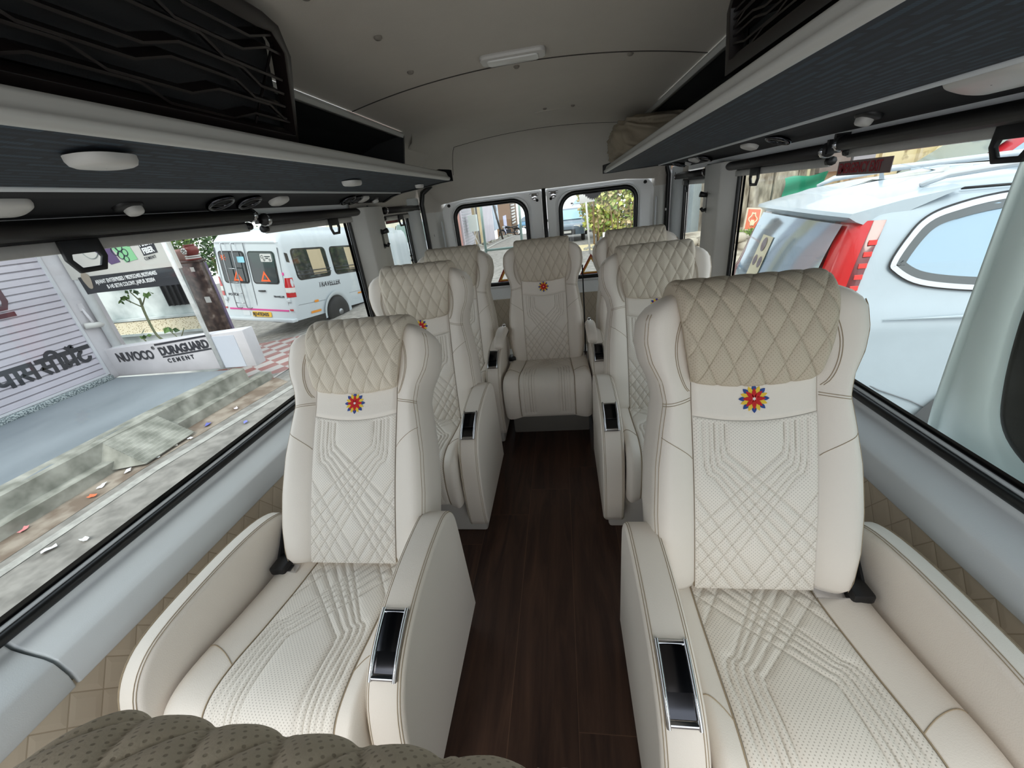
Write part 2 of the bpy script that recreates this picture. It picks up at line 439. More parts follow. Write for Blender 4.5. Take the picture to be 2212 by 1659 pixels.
def make_cushion(parent, x0, x1):
    mb = MB(); rows = []; ls = np.linspace(0, CL[-1], 60)
    for l in ls:
        y, z, ny, nz = cpt(l); p = .140+.018*min(max(l/.45, 0), 1); row = []
        xs = [x0+(-p-x0)*t for t in (0, .01, .04, .09, .15, .22, .32, .45, .6, .75, .9, .98)]+list(np.linspace(-p, p, 9))+[x1+(p-x1)*t for t in (.98, .9, .75, .6, .45, .32, .22, .15, .09, .04, .01, 0)]
        for x in xs:
            h = cush_n(x, l, x0, x1); row.append((x, y+ny*h, z+nz*h))
        lo = min(z-.09, .34) if l < CL[-1]*.6 else None
        yb = y+.05 if l > CL[-1]*.55 else y; zb = min(z-.10, .33) if l < CL[-1]*.55 else max(z-.02, .228)
        row = [(x0+.01, yb+.05, zb)]+row+[(x1-.01, yb+.05, zb)]
        rows.append(row)
    mb.grid(rows); c = mb.build('cushion', LEATHER, parent)
    nu, nv = 104, 190; lv = np.linspace(.03, CL[-1]-.01, nv); tu = np.linspace(-1, 1, nu)
    hw = (.138+.018*np.clip(lv/.45, 0, 1)); U = tu[None]*hw[:, None]; V = np.repeat(lv[:, None], nu, 1)
    lines = fan_lines(.15, .75, .245+.07, uk=(.070, .086, .102, .118, .133))
    lines = [[(a, b-.07) for a, b in L] for L in lines]
    d = dist_to_lines(U, V, lines); de = np.minimum(hw[:, None]-np.abs(U), np.minimum(V-.03, CL[-1]-.01-V)+.004)
    H = .0065*(1-np.exp(-np.minimum(d, de+.001)/.0075))
    y, z, ny, nz = cpt(lv)
    P = np.stack([U, y[:, None]+ny[:, None]*H, z[:, None]+nz[:, None]*H], -1)
    attr_grid('cushion_panel', P, U, V, np.clip(1-d/.0016, 0, 1)*.8, QUILT, c)
    for sg, xe in ((-1, x0), (1, x1)):
        mb = MB(); pts = []
        for l in np.linspace(.03, CL[-1]-.01, 50):
            y, z, ny, nz = cpt(l); p = .140+.018*min(max(l/.45, 0), 1)+.001; h = cush_n(sg*p, l, x0, x1)+.0005; pts.append((sg*p, y+ny*h, z+nz*h))
        mb.tube(pts, .0017, 6)
        pts = []
        for t in np.linspace(0, .9, 14):
            l = .355+.04*(1-t)**2; p = .156; x = sg*(p+(abs(xe)-p)*t); y, z, ny, nz = cpt(l); h = cush_n(x, l, x0, x1)+.0006; pts.append((x, y+ny*h, z+nz*h))
        mb.tube(pts, .0011, 6); mb.build('cushion_seams', THREAD, c)
    return c
def arm_shape(prof, x0, x1, bev):
    mb = MB(); mb.prism(prof, 'x', x0, x1); return mb
AISLE_PROF = smooth_path([(.112, .46), (.10, .545), (.045, .592), (-.04, .603), (-.15, .600), (-.25, .582), (-.335, .545), (-.385, .490), (-.412, .42), (-.428, .33), (-.434, .22), (-.430, .14)], 4)+[(-.424, .114), (-.402, .100), (.113, .100)]
WINDOW_PROF = smooth_path([(.118, .43), (.112, .530), (.06, .572), (-.05, .594), (-.20, .600), (-.32, .594), (-.385, .570), (-.428, .520), (-.448, .45), (-.452, .36), (-.446, .26), (-.435, .19)], 4)+[(-.40, .170), (.115, .170)]
def prof_seam(mb, prof, x, inset, n0_, n1_, r=.0010, out=.0006):
    P = [np.array(p) for p in prof[n0_:n1_]]
    mb.tube([(x, p[0], p[1]) for p in P], r, 6)
def offset_prof(prof, d):
    N = len(prof); out = []
    cx = sum(p[0] for p in prof)/N; cz = sum(p[1] for p in prof)/N
    for i in range(N):
        a, b = prof[i-1], prof[(i+1) % N]; tx, tz = b[0]-a[0], b[1]-a[1]; q = math.hypot(tx, tz) or 1
        nx, nz = -tz/q, tx/q
        if (prof[i][0]-cx)*nx+(prof[i][1]-cz)*nz < 0: nx, nz = -nx, -nz
        out.append((prof[i][0]+nx*d, prof[i][1]+nz*d))
    return out
def pillow_prism(prof, x0, x1, r, bulge=.006):
    """slab with the given side outline and softly rounded rims"""
    mb = MB(); xs = []; n = 5; rows = []
    for k in range(n): a = pi/2*k/(n-1); xs.append((x0+r*(1-sin(a)), -r*(1-cos(pi/2-a)) if False else -r*(1-sin(a)) if False else -r*(1-cos(pi/2-a))))
    left = [(x0+r*(1-cos(pi/2*k/6)), -r*(1-sin(pi/2*k/6))) for k in range(7)]
    right_ = [(x1-r*(1-cos(pi/2*k/6)), -r*(1-sin(pi/2*k/6))) for k in range(6, -1, -1)]
    for x, d in left+right_: rows.append([(x, p[0], p[1]) for p in offset_prof(prof, d)])
    mb.grid(rows, closed_u=True); m = len(prof)
    mb.f.append(tuple(range(m))); mb.mi.append(0); mb.sm.append(False); k = (len(rows)-1)*m
    mb.f.append(tuple(range(k, k+m))); mb.mi.append(0); mb.sm.append(False)
    return mb
def make_latch(parent, xc):
    # chrome frame following the armrest's curve, dark paddle inside
    pr = [(-.246, .586), (-.27, .578), (-.295, .567), (-.32, .554), (-.345, .538), (-.362, .523)]
    P = np.array(smooth_path(pr, 5)); w = .031
    d = np.gradient(P, axis=0); q = np.hypot(d[:, 0], d[:, 1]); ny, nz = d[:, 1]/q, -d[:, 0]/q
    ny, nz = np.where(nz < 0, -ny, ny), np.abs(nz)
    def pt(i, x, h): return (xc+x, P[i, 0]+ny[i]*h, P[i, 1]+nz[i]*h)
    n = len(P); mb = MB()
    for sg in (-1, 1):
        rows = [[pt(i, sg*(w-.001), -.006), pt(i, sg*w, .008), pt(i, sg*(w-.003), .012), pt(i, sg*(w-.007), .011), pt(i, sg*(w-.008), .003), pt(i, sg*(w-.009), -.006)] for i in range(n)]
        mb.grid(rows)
    for i0, i1, hh in ((0, 2, .010), (n-4, n-1, .010)):
        rows = [[pt(i, x, hh if i0 < i < i1 else .003) for x in np.linspace(-w+.003, w-.003, 6)] for i in range(i0, i1+1)]
        mb.grid(rows)
    mb.build('latch_frame', CHROME, parent)
    mb = MB(); m2 = n-10
    rows = [[pt(i, x, .0075+.002*(1-(x/.023)**2)) for x in np.linspace(-.0225, .0225, 7)] for i in range(2, m2)]
    mb.grid(rows)
    rows = [[pt(i, x, .0018) for x in np.linspace(-.0225, .0225, 7)] for i in range(m2-1, n-3)]
    mb.grid(rows); mb.grid([[pt(m2-1, x, .0075) for x in np.linspace(-.0225, .0225, 7)], [pt(m2-1, x, .0018) for x in np.linspace(-.0225, .0225, 7)]])
    mb.build('latch_paddle', DARKCHROME, parent)
def make_armrest(parent, aisle, s):
    """s = +1 when the aisle is on the seat's +x side"""
    if aisle:
        a, b = .218, .306; x0, x1 = (a, b) if s > 0 else (-b, -a)
        o = pillow_prism(AISLE_PROF, x0, x1, .016).build('armrest', LEATHER, parent, autos=radians(50))
        make_latch(o, (x0+x1)/2); prof = AISLE_PROF; k = 46
    else:
        a, b = .272, .332; x0, x1 = (-b, -a) if s > 0 else (a, b)
        o = pillow_prism(WINDOW_PROF, x0, x1, .018).build('armrest', LEATHER, parent, autos=radians(50))
        prof = WINDOW_PROF; k = 45
    mb = MB()
    for x in (x0+.007, x0+.012, x1-.012, x1-.007):
        d = -.016*(1-sqrt(max(0, 1-((.016-min(x-x0, x1-x))/.016)**2)))+.0002
        pr = offset_prof(prof, d)
        if x in (x0+.012, x1-.012) or True: mb.tube([(x, p[0], p[1]) for p in pr[:k]], .0009, 5)
    mb.build('armrest_stitching', THREAD, o)
    return o
def make_seat(s, arms=('aisle', 'window'), base=True, folding=False):
    root = empty('recliner_seat')
    x0, x1 = (-.268, .214) if s > 0 else (-.214, .268)
    if folding: x0, x1 = -.255, .255
    back = make_back(root); back.location = (0, .012, .424)
    make_cushion(root, x0, x1)
    if 'aisle' in arms: make_armrest(root, True, s)
    if 'window' in arms: make_armrest(root, False, s)
    if base:
        xa, xb = (-.30, .276) if s > 0 else (-.276, .30)
        mb = MB(); mb.box((xa, -.352, 0), (xb, .10, .212)); mb.build('base', BASEP, root, bevel=.012)
    if folding:
        for sg in (-1, 1):
            pr = smooth_path([(.02, .625), (-.02, .672), (-.12, .692), (-.24, .677), (-.285, .645), (-.275, .612), (-.20, .614), (-.08, .618)], 4, closed=True)
            o = pillow_prism(pr, sg*.245 if sg > 0 else -.302, .302 if sg > 0 else -.245, .018).build('folding_armrest', LEATHER, root, autos=radians(60))
            mb = MB(); mb.lathe([(.020, -.012), (.020, .012)], 14, (sg*.273, .01, .66), 'x'); mb.build('pivot_cap', CHROME, o)
    # belt and buckle on the window side
    sx_ = -s; mb = MB()
    xs = sx_*.262 if not folding else .250
    strap = [(xs, .17, .98), (xs, .12, .80), (xs, .07, .60), (xs*.985, .02, .48), (xs*.96, -.02, .45)] if folding else [(xs*1.02, .15, .60), (xs*1.01, .09, .54), (xs*.99, .04, .49), (xs*.96, -.01, .452)]
    rows = [[(p[0]-.003, p[1]-.022, p[2]), (p[0]+.003, p[1]-.022, p[2]), (p[0]+.003, p[1]+.022, p[2]), (p[0]-.003, p[1]+.022, p[2])] for p in strap]
    mb.grid(rows, closed_u=True, smooth=False); bl = mb.build('seat_belt', BELT, root)
    mb = MB(); xb = sx_*.235
    mb.box((xb-.024, -.055, .440), (xb+.024, .01, .468)); mb.build('buckle', BLACKP, bl, bevel=.006)
    mb = MB(); mb.box((xb-sx_*.075-.022, -.045, .444), (xb-sx_*.022+.0, -.020, .449)); mb.build('tongue', CHROME, bl)
    return root
def recline(seat, deg):
    for c in seat.children:
        if c.name.startswith('backrest'): c.rotation_euler = (-radians(deg), 0, 0)
LX, RX, CX_ = -.692, .442, -.126
SG = 'cream quilted recliner seats'
sl = make_seat(+1); sr = make_seat(-1); scn = make_seat(+1, arms=(), base=False, folding=True)
def put(o, x, y, deg, label):
    o.location = (x, y, 0); recline(o, deg); tag(o, label, 'seat', SG)
put(sl, -.680, .79, 33, 'cream quilted recliner seat leaning back by the big left window, nearest on that side')
l2 = copy_tree(sl); put(l2, LX, 1.69, 12, 'upright cream quilted recliner seat in the left column, directly behind the leaning one')
l3 = copy_tree(sl); put(l3, -.700, 2.43, 10, 'cream quilted recliner seat in the left corner of the back row')
put(sr, .432, .745, 19, 'cream quilted recliner seat with darker taupe headrest cover, nearest by the right window')
r2 = copy_tree(sr); put(r2, RX-.018, 1.715, 20, 'cream quilted recliner seat in the middle of the right column, partly hidden')
r3 = copy_tree(sr); put(r3, RX, 2.44, 10, 'cream quilted recliner seat in the right corner of the back row')
put(scn, CX_, 2.42, 12, 'cream quilted recliner seat with folding armrests at the end of the aisle')
for s_ in (l2, l3, r2, r3, scn):
    for c_ in s_.children:
        if c_.name.startswith('backrest'): c_.location.z = .400 if s_ in (l2, r2) else .388
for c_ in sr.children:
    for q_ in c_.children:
        if q_.name.startswith('headrest_cover'): q_.data = q_.data.copy(); q_.data.materials[0] = TAUPEQ

# ------------------------------------------------------------------ seat in the foreground, seen from above its headrest
fs = empty('front_seat', (-.172, -.100, .0), (0, 0, radians(-2)), 'quilted seat headrest with shade-toned cover filling the bottom edge of the view', 'seat')
fb = copy_tree([c for c in sl.children if c.name.startswith('backrest')][0], fs); fb.location = (0, 0, .365); fb.rotation_euler = (-radians(8), 0, 0)
for c in fb.children:
    if c.name.startswith('headrest_cover'):
        c.data = c.data.copy(); c.data.materials[0] = FOREQ
fc = copy_tree([c for c in sl.children if c.name.startswith('cushion')][0], fs); fc.location = (0, -.01, -.06)
mb = MB(); mb.box((-.24, -.36, 0), (.24, .06, .17)); mb.build('base', BASEP, fs, bevel=.012)
mb = MB()                                                        # loose thread ends on the top seam
for k in range(16):
    x = rng.uniform(-.05, .165); a = rng.uniform(-.01, .01); h = rng.uniform(.004, .010)
    mb.tube([(x, .014+rng.uniform(-.012, .012), .800), (x+a*.5, .016, .800+h*.6), (x+a, .022, .800+h)], .00028, 4)
mb.build('loose_threads', WHTT, fb)

# ------------------------------------------------------------------ cabin shell
YF, YR = -.55, 3.70                      # open front bulkhead end, rear doors
def wood_floor():
    m = bpy.data.materials.new('dark_wood_planks'); m.use_nodes = True; n = m.node_tree; b = n.nodes['Principled BSDF']
    t = n.nodes.new('ShaderNodeTexCoord'); s = n.nodes.new('ShaderNodeSeparateXYZ'); n.links.new(t.outputs['Object'], s.inputs[0])
    def math_(op, a, c=None):
        q = n.nodes.new('ShaderNodeMath'); q.operation = op
        for i, x in enumerate((a, c)):
            if x is None: continue
            if isinstance(x, (int, float)): q.inputs[i].default_value = x
            else: n.links.new(x, q.inputs[i])
        return q.outputs[0]
    wx = math_('DIVIDE', math_('ADD', s.outputs['X'], .0255+.203*5), .2032); ix = math_('FLOOR', wx); fx = math_('FRACT', wx)
    off = math_('MULTIPLY', math_('MODULO', math_('MULTIPLY', ix, 3.7), 2.0), .61)
    wy = math_('DIVIDE', math_('ADD', math_('ADD', s.outputs['Y'], off), .33), 1.22); iy = math_('FLOOR', wy); fy = math_('FRACT', wy)
    ex = math_('MULTIPLY', math_('MINIMUM', fx, math_('SUBTRACT', 1.0, fx)), .2032); ey = math_('MULTIPLY', math_('MINIMUM', fy, math_('SUBTRACT', 1.0, fy)), 1.22)
    edge = math_('LESS_THAN', math_('MINIMUM', ex, ey), .0011)
    cmb = n.nodes.new('ShaderNodeCombineXYZ'); n.links.new(math_('ADD', math_('MULTIPLY', s.outputs['X'], 9.0), math_('MULTIPLY', ix, 3.3)), cmb.inputs[0])
    n.links.new(math_('ADD', math_('MULTIPLY', s.outputs['Y'], .9), math_('MULTIPLY', iy, 5.1)), cmb.inputs[1])
    z = n.nodes.new('ShaderNodeTexNoise'); z.inputs['Scale'].default_value = 2.2; z.inputs['Detail'].default_value = 9; z.inputs['Roughness'].default_value = .62; z.inputs['Distortion'].default_value = .6
    n.links.new(cmb.outputs[0], z.inputs['Vector'])
    r = n.nodes.new('ShaderNodeValToRGB'); e = r.color_ramp.elements
    e[0].position = .28; e[0].color = lin((40, 27, 23))+(1,); e[1].position = .72; e[1].color = lin((84, 60, 48))+(1,)
    n.links.new(z.outputs[0], r.inputs[0])
    mx = n.nodes.new('ShaderNodeMix'); mx.data_type = 'RGBA'; mx.inputs[7].default_value = lin((112, 84, 66))+(1,)
    n.links.new(r.outputs[0], mx.inputs[6]); n.links.new(math_('MULTIPLY', edge, .6), mx.inputs[0]); n.links.new(mx.outputs[2], b.inputs['Base Color'])
    b.inputs['Roughness'].default_value = .42; b.inputs['Specular IOR Level'].default_value = .4
    u = n.nodes.new('ShaderNodeBump'); u.inputs['Strength'].default_value = .12; u.inputs['Distance'].default_value = .002
    n.links.new(z.outputs[0], u.inputs['Height']); n.links.new(u.outputs[0], b.inputs['Normal'])
    return m
def lining_mat():
    m = bpy.data.materials.new('quilted_beige_lining'); m.use_nodes = True; n = m.node_tree; b = n.nodes['Principled BSDF']
    t = n.nodes.new('ShaderNodeTexCoord'); s = n.nodes.new('ShaderNodeSeparateXYZ'); n.links.new(t.outputs['Object'], s.inputs[0])
    def M_(op, a, c=None):
        q = n.nodes.new('ShaderNodeMath'); q.operation = op
        for i, x in enumerate((a, c)):
            if x is None: continue
            if isinstance(x, (int, float)): q.inputs[i].default_value = x
            else: n.links.new(x, q.inputs[i])
        return q.outputs[0]
    h = M_('ADD', s.outputs['X'], s.outputs['Y']); ds = []
    for sg in (1, -1):
        q = M_('FRACT', M_('ADD', M_('MULTIPLY', h, 1/.075), M_('MULTIPLY', s.outputs['Z'], sg/.12)))
        ds.append(M_('ABSOLUTE', M_('SUBTRACT', q, .5)))
    d = M_('MINIMUM', ds[0], ds[1]); ln = M_('LESS_THAN', d, .022)
    mx = n.nodes.new('ShaderNodeMix'); mx.data_type = 'RGBA'; mx.inputs[6].default_value = lin((190, 176, 156))+(1,); mx.inputs[7].default_value = lin((162, 147, 126))+(1,)
    n.links.new(ln, mx.inputs[0]); n.links.new(mx.outputs[2], b.inputs['Base Color']); b.inputs['Roughness'].default_value = .6
    u = n.nodes.new('ShaderNodeBump'); u.inputs['Strength'].default_value = .8; u.inputs['Distance'].default_value = .006
    n.links.new(M_('MINIMUM', d, .2), u.inputs['Height']); n.links.new(u.outputs[0], b.inputs['Normal'])
    return m
WOOD = wood_floor(); LINING = lining_mat()
HEADL = mat('grey_headliner_fabric', (196, 190, 181), .9, bump=.5, bscale=900, vary=.05, vscale=3)
BLACKF = mat('black_rack_fabric', (26, 27, 30), .85, bump=.4, bscale=700)
FRIT = mat('black_glass_border', (10, 10, 11), .15)
def glass_mat(name, tint=(1, 1, 1), gloss=1.0):
    m = bpy.data.materials.new(name); m.use_nodes = True; n = m.node_tree; n.nodes.clear()
    o = n.nodes.new('ShaderNodeOutputMaterial'); t = n.nodes.new('ShaderNodeBsdfTransparent'); g = n.nodes.new('ShaderNodeBsdfGlossy'); mx = n.nodes.new('ShaderNodeMixShader'); f = n.nodes.new('ShaderNodeMapRange'); lw = n.nodes.new('ShaderNodeLayerWeight'); pw = n.nodes.new('ShaderNodeMath'); pw.operation = 'POWER'; pw.inputs[1].default_value = 4
    t.inputs[0].default_value = tuple(tint)+(1,); g.inputs['Roughness'].default_value = .02; f.inputs[3].default_value = .03*gloss; f.inputs[4].default_value = .7*gloss; lw.inputs[0].default_value = .5
    n.links.new(lw.outputs['Facing'], pw.inputs[0]); n.links.new(pw.outputs[0], f.inputs[0])
    n.links.new(f.outputs[0], mx.inputs[0]); n.links.new(t.outputs[0], mx.inputs[1]); n.links.new(g.outputs[0], mx.inputs[2]); n.links.new(mx.outputs[0], o.inputs[0])
    MATS[name] = m; return m
GLASS = glass_mat('window_glass', (.96, .98, .97), .75)
DARKGLASS = mat('dark_vehicle_glass', (38, 46, 48), .04, 0, spec=.8)
SEATP = mat('sky_toned_glass', (158, 180, 194), .06, .55, spec=.9)  # the sky's reflection is partly put into this pale blue colour

mb = MB(); mb.box((-1.22, YF, -.05), (.98, YR, 0)); structure(mb.build('floor', WOOD))
# --- side walls, written for the left side (x outward negative) and mirrored about the van's centre line
XM = -.126
def mx_(side): return (lambda x: XM+side*x)          # distance from the centre line -> world x
WL = {-1: 1.074, 1: 1.074}
def side_wall(side, nm, w1e, w2a, w2b):
    X = mx_(side); g = []
    # quilted lining below, ledge above it, outer skin under the windows
    mb = MB(); mb.prism([(X(.985), 0), (X(.985), .56), (X(1.06), .56), (X(1.06), 0)], 'y', YF, 3.45)
    lw = structure(mb.build('wall_'+nm, LINING))
    led = [(X(1.072), .715), (X(1.055), .672), (X(1.035), .662), (X(.992), .645), (X(.975), .630), (X(.968), .585), (X(.975), .548), (X(.99), .540), (X(1.09), .54), (X(1.09), .715)]
    k = 1 if side < 0 else 3
    for i, (a, b) in enumerate(((YF, .372), (.378, 3.45)) if side < 0 else ((YF, 3.45),)):
        mb = MB(); mb.prism(led, 'y', a, b); structure(mb.build('trim_%d' % (k+i), GREYP, bevel=.004))
    # outer steel below the ledge and above the windows
    mb = MB(); mb.box((X(1.09), YF, -.3), (X(1.11), 3.62, .70)); mb.box((X(1.06), YF, 1.455), (X(1.10), 3.62, 1.62)); mb.build('outer_skin', WHITEP, lw)
    # pillar between the windows: faceted grey post
    mb = MB(); ya, yb = w1e, w2a
    poly = [(X(1.075), ya), (X(1.055), ya+.03), (X(1.005), ya+.09), (X(.990), yb-.24), (X(.998), yb-.21), (X(1.012), yb-.10), (X(1.04), yb-.02), (X(1.075), yb)]
    vs = [(x, y, .60) for x, y in poly]+[(x+(0 if i in (0, 7) else -side*.012), y, 1.46) for i, (x, y) in enumerate(poly)]
    n = len(poly); mb.add(vs, [tuple(range(n))[::-1], tuple(range(n, 2*n))]+[(i, (i+1) % n, n+(i+1) % n, n+i) for i in range(n)])
    mb.build('pillar', GREYD, lw, bevel=.008)
    mb = MB()                                            # grey jamb after the small window, rear corner
    poly = [(X(1.075), w2b), (X(1.045), w2b+.03), (X(1.02), w2b+.10), (X(1.02), w2b+.24), (X(1.075), w2b+.24)]
    n = len(poly); vs = [(x, y, .60) for x, y in poly]+[(x, y, 1.50) for x, y in poly]
    mb.add(vs, [tuple(range(n))[::-1], tuple(range(n, 2*n))]+[(i, (i+1) % n, n+(i+1) % n, n+i) for i in range(n)])
    mb.build('rear_jamb', GREYP, lw, bevel=.008)
    mb = MB(); mb.tube([(X(1.005), w2b+.26, z) for z in (.5, .9, 1.2, 1.45)]+[(X(.98), w2b+.26, 1.53), (X(.90), w2b+.26, 1.58)], .020, 10); mb.build('edge_seal', RUBBER, lw)
    # rear corner shell: curved upholstery panel up to the rear doors
    P = []
    for z in (0, .4, .8, 1.1, 1.382):
        P.append([(X(1.02), w2b+.26, z), (X(.985), w2b+.29, z), (X(.95), 3.58, z), (X(.925), 3.63, z), (X(.90), 3.655, z), (X(.89), 3.70, z)])
    mb = MB(); mb.grid(P); mb.build('corner_panel', GREYD, lw)
    mb = MB(); P = [[(x, y, z) for x, y, z in ((X(1.02), w2b+.26, z0), (X(.985), w2b+.29, z0), (X(.95), 3.58, z0), (X(.90), 3.65, z0), (X(.885), 3.70, z0))] for z0 in (1.378, 1.45, 1.60)]
    mb.grid(P); mb.build('upper_corner_panel', HEADL, lw)
    mb = MB(); mb.box((X(.905)-.006, 3.60, 1.05), (X(.905)+.006, 3.625, 1.30)); mb.build('trim_strip', GREYP, lw, bevel=.004)
    mb = MB(); mb.lathe([(.010, 0), (.010, .006), (.006, .008)], 12, (X(.957), 3.50, 1.20), 'x'); mb.build('screw_cap', GREYD, lw)
    # windows: pane with black printed border, rubber seal
    wi = 1 if side < 0 else 3
    for i, (a, b) in enumerate(((YF, w1e), (w2a, w2b))):
        win = structure(empty('window_%d' % (wi+i), (0, 0, 0)))
        mb = MB(); mb.box((X(1.078), a, .69), (X(1.083), b, 1.47)); mb.build('pane', GLASS, win)
        mb = MB()
        if i == 0: path = [(YF, .700), (b-.10, .700), (b-.04, .715), (b-.012, .75), (b-.006, .82), (b-.004, 1.0), (b+.0, 1.2), (b+.004, 1.45)]
        else: path = [(a+.01, 1.45), (a+.01, .74), (a+.03, .71), (b-.05, .70), (b-.015, .72), (b-.008, .76), (b-.0, 1.45)]
        pts = smooth_path(path, 5)
        mb.tube([(X(1.062), y, z) for y, z in pts], .013, 10)
        mb.build('seal', RUBBER, win)
        mb = MB(); fr = [(X(1.076), y, z) for y, z in pts]; bw_ = .034
        vs = []; 
        for j, (y, z) in enumerate(pts):
            p, q = pts[max(j-1, 0)], pts[min(j+1, len(pts)-1)]; ty, tz = q[0]-p[0], q[1]-p[1]; L = math.hypot(ty, tz)
            ny, nz = -tz/L, ty/L
            vs += [(X(1.0775), y, z), (X(1.0775), y+ny*bw_, z+nz*bw_)]
        mb.add(vs, [(2*j, 2*j+1, 2*j+3, 2*j+2) for j in range(len(pts)-1)]); mb.build('printed_border', FRIT, win)
    return lw
WLo = side_wall(-1, 'left', 2.27, 2.72, 3.20)
WRo = side_wall(1, 'right', 2.40, 2.86, 3.38)
for side, y, z, nm in ((-1, 2.505, 1.272, 'left'), (1, 2.63, 1.265, 'right')):       # coat hooks on the pillars
    X = mx_(side); h = empty('coat_hook', (X(.992), y, z), (0, 0, 0), 'black plastic coat hook on the %s window pillar' % nm, 'hook', 'coat hooks on the pillars')
    mb = MB(); mb.prism(rrect(-.022, -.06, .022, .055, .008), 'x', -.008, .008); mb.build('plate', BLACKP, h, bevel=.003)
    mb = MB(); mb.tube([(-side*.004, 0, .035), (-side*.03, 0, .04), (-side*.05, 0, .045)], [.012, .014, .016], 10); mb.tube([(-side*.004, 0, -.04), (-side*.03, 0, -.045), (-side*.04, 0, -.03)], [.010, .009, .009], 10); mb.build('peg', BLACKP, h)

# --- rear: two doors with windows, header, sill
def door_leaf(nm, xa, xb, wx0, wx1, hinge):
    d = structure(empty(nm, (0, 0, 0)))
    out = rrect(xa, .02, xb, 1.455, (.13, .13, .02, .02) if False else ((.12 if hinge > 0 else .02), (.12 if hinge < 0 else .02), .02, .02), 8)
    wz0, wz1 = .695, 1.405
    rr = (.10, .10, .07, .07)
    inn = rrect(wx0, wz0, wx1, wz1, (.13 if hinge < 0 else .10, .10 if hinge < 0 else .13, .07, .07), 8)
    inn2 = rrect(wx0-.035, wz0-.035, wx1+.035, wz1+.028, .12, 8)
    mb = MB(); f1 = lambda x, z: (x, 3.665, z); f2 = lambda x, z: (x, 3.655, z); f3 = lambda x, z: (x, 3.695, z)
    v, f = ring_wall(out, inn2, f1); mb.add(v, f)
    v, f = ring_wall(inn2, inn, lambda x, z: (x, 3.665, z)); mb.add(v, f)
    va = [f1(*p) for p in inn2]+[f2(*p) for p in rrect(wx0-.020, wz0-.020, wx1+.020, wz1+.018, .12, 8)]; n = len(inn2)
    mb.add(va, [(i, (i+1) % n, n+(i+1) % n, n+i) for i in range(n)], 0, True)
    vb = [f2(*p) for p in rrect(wx0-.020, wz0-.020, wx1+.020, wz1+.018, .12, 8)]+[f3(*p) for p in inn]
    mb.add(vb, [(i, (i+1) % n, n+(i+1) % n, n+i) for i in range(n)], 0, True)
    vo = [f1(*p) for p in out]+[(x, 3.73, z) for x, z in out]; m = len(out)
    mb.add(vo, [(i, (i+1) % m, m+(i+1) % m, m+i) for i in range(m)])
    mb.build('panel', WHITEP, d)
    mb = MB(); mid = [(x, 3.668, z) for x, z in rrect(wx0+.008, wz0+.008, wx1-.008, wz1-.008, (.125 if hinge < 0 else .095, .095 if hinge < 0 else .125, .065, .065), 8)]
    mb.tube(mid, .019, 8, closed=True); mb.build('seal', RUBBER, d)
    mb = MB(); mb.prism(rrect(wx0, wz0, wx1, wz1, .08, 6), 'y', 3.700, 3.705); mb.build('pane', GLASS, d)
    mb = MB(); mb.prism(rrect(xa+.05, .06, xb-.03, .56, .04, 5), 'y', 3.640, 3.664); mb.build('quilted_panel', LINING, d)
    mb = MB(); hx = xa+.075 if hinge < 0 else xb-.075; cx = xb-.06 if hinge < 0 else xa+.06
    for px, pz, r in ((hx, 1.415, .013), (cx-hinge*.0+(.022 if hinge > 0 else -.022)*-1, 1.375, .011)): mb.lathe([(r, -.012), (r, .002), (r*.7, .004)], 12, (px, 3.664, pz), 'y')
    mb.build('plug', BLACKP, d)
    mb = MB(); mb.box((cx-.022, 3.645, 1.385), (cx+.022, 3.665, 1.425)); mb.box((cx-.010, 3.635, 1.375), (cx+.012, 3.65, 1.40)); mb.box((cx-.04, 3.655, 1.415), (cx+.04, 3.665, 1.432)); mb.build('catch', CHROME, d, bevel=.003)
    return d
door_leaf('door_1', -1.03, -.146, -.925, -.275, -1)
door_leaf('door_2', -.106, .775, .0, .640, 1)
mb = MB(); mb.tube([(-.126, 3.665, z) for z in (.02, .5, 1.0, 1.46)], .018, 8); g = mb.build('seal_strip', RUBBER); structure(g); g.name = 'trim_7'
mb = MB(); mb.box((-1.25, 3.60, -.05), (1.0, 3.75, .02)); mb.box((-1.05, 3.735, 1.40), (.80, 3.75, 1.50)); structure(mb.build('wall_rear', WHITEP))

# --- ceiling: arched headliner that drops to the rear header
def roof_z(x): t = (x-XM)/.66; return 1.828-.048*t*t
def ceil_pt(x, y):
    z = roof_z(x)
    if y > 3.18: q = min((y-3.18)/.48, 1); z -= (z-1.455)*(q*q*.45+.55*(1-cos(q*pi/2)) if q < 1 else 1)
    return (x, y, z)
ys = list(np.linspace(YF, 3.1, 30))+list(np.linspace(3.18, 3.66, 24))
P = []
for y in ys:
    row = []
    for t in np.linspace(-1, 1, 41):
        wd = .66 if y < 2.5 else .66+.30*min((y-2.5)/.55, 1)**1.0
        x = XM+wd*t; p = ceil_pt(max(min(x, XM+.72), XM-.72), y); row.append((x, y, p[2]-(.10*max(0, abs(t*wd)-.66))))
    P.append(row)
mb = MB(); mb.grid(P); CE = structure(mb.build('ceiling', HEADL))
for sg, ya in ((-1, 2.30), (1, 3.27)):
    mb = MB(); P = [[(XM+sg*a, y, z) for a, z in ((.64, 1.786), (.72, 1.776), (.84, 1.745), (.94, 1.69), (1.01, 1.60), (1.045, 1.50), (1.05, 1.40))] for y in np.linspace(ya, 3.60, 8)]; mb.grid(P); mb.build('side_cove', HEADL, CE)
mb = MB()
for y0 in (1.695,):
    mb.tube([(XM+.655*t, y0+.06*t*t, roof_z(XM+.655*t)-.0008) for t in np.linspace(-1, 1, 40)], .0022, 6)
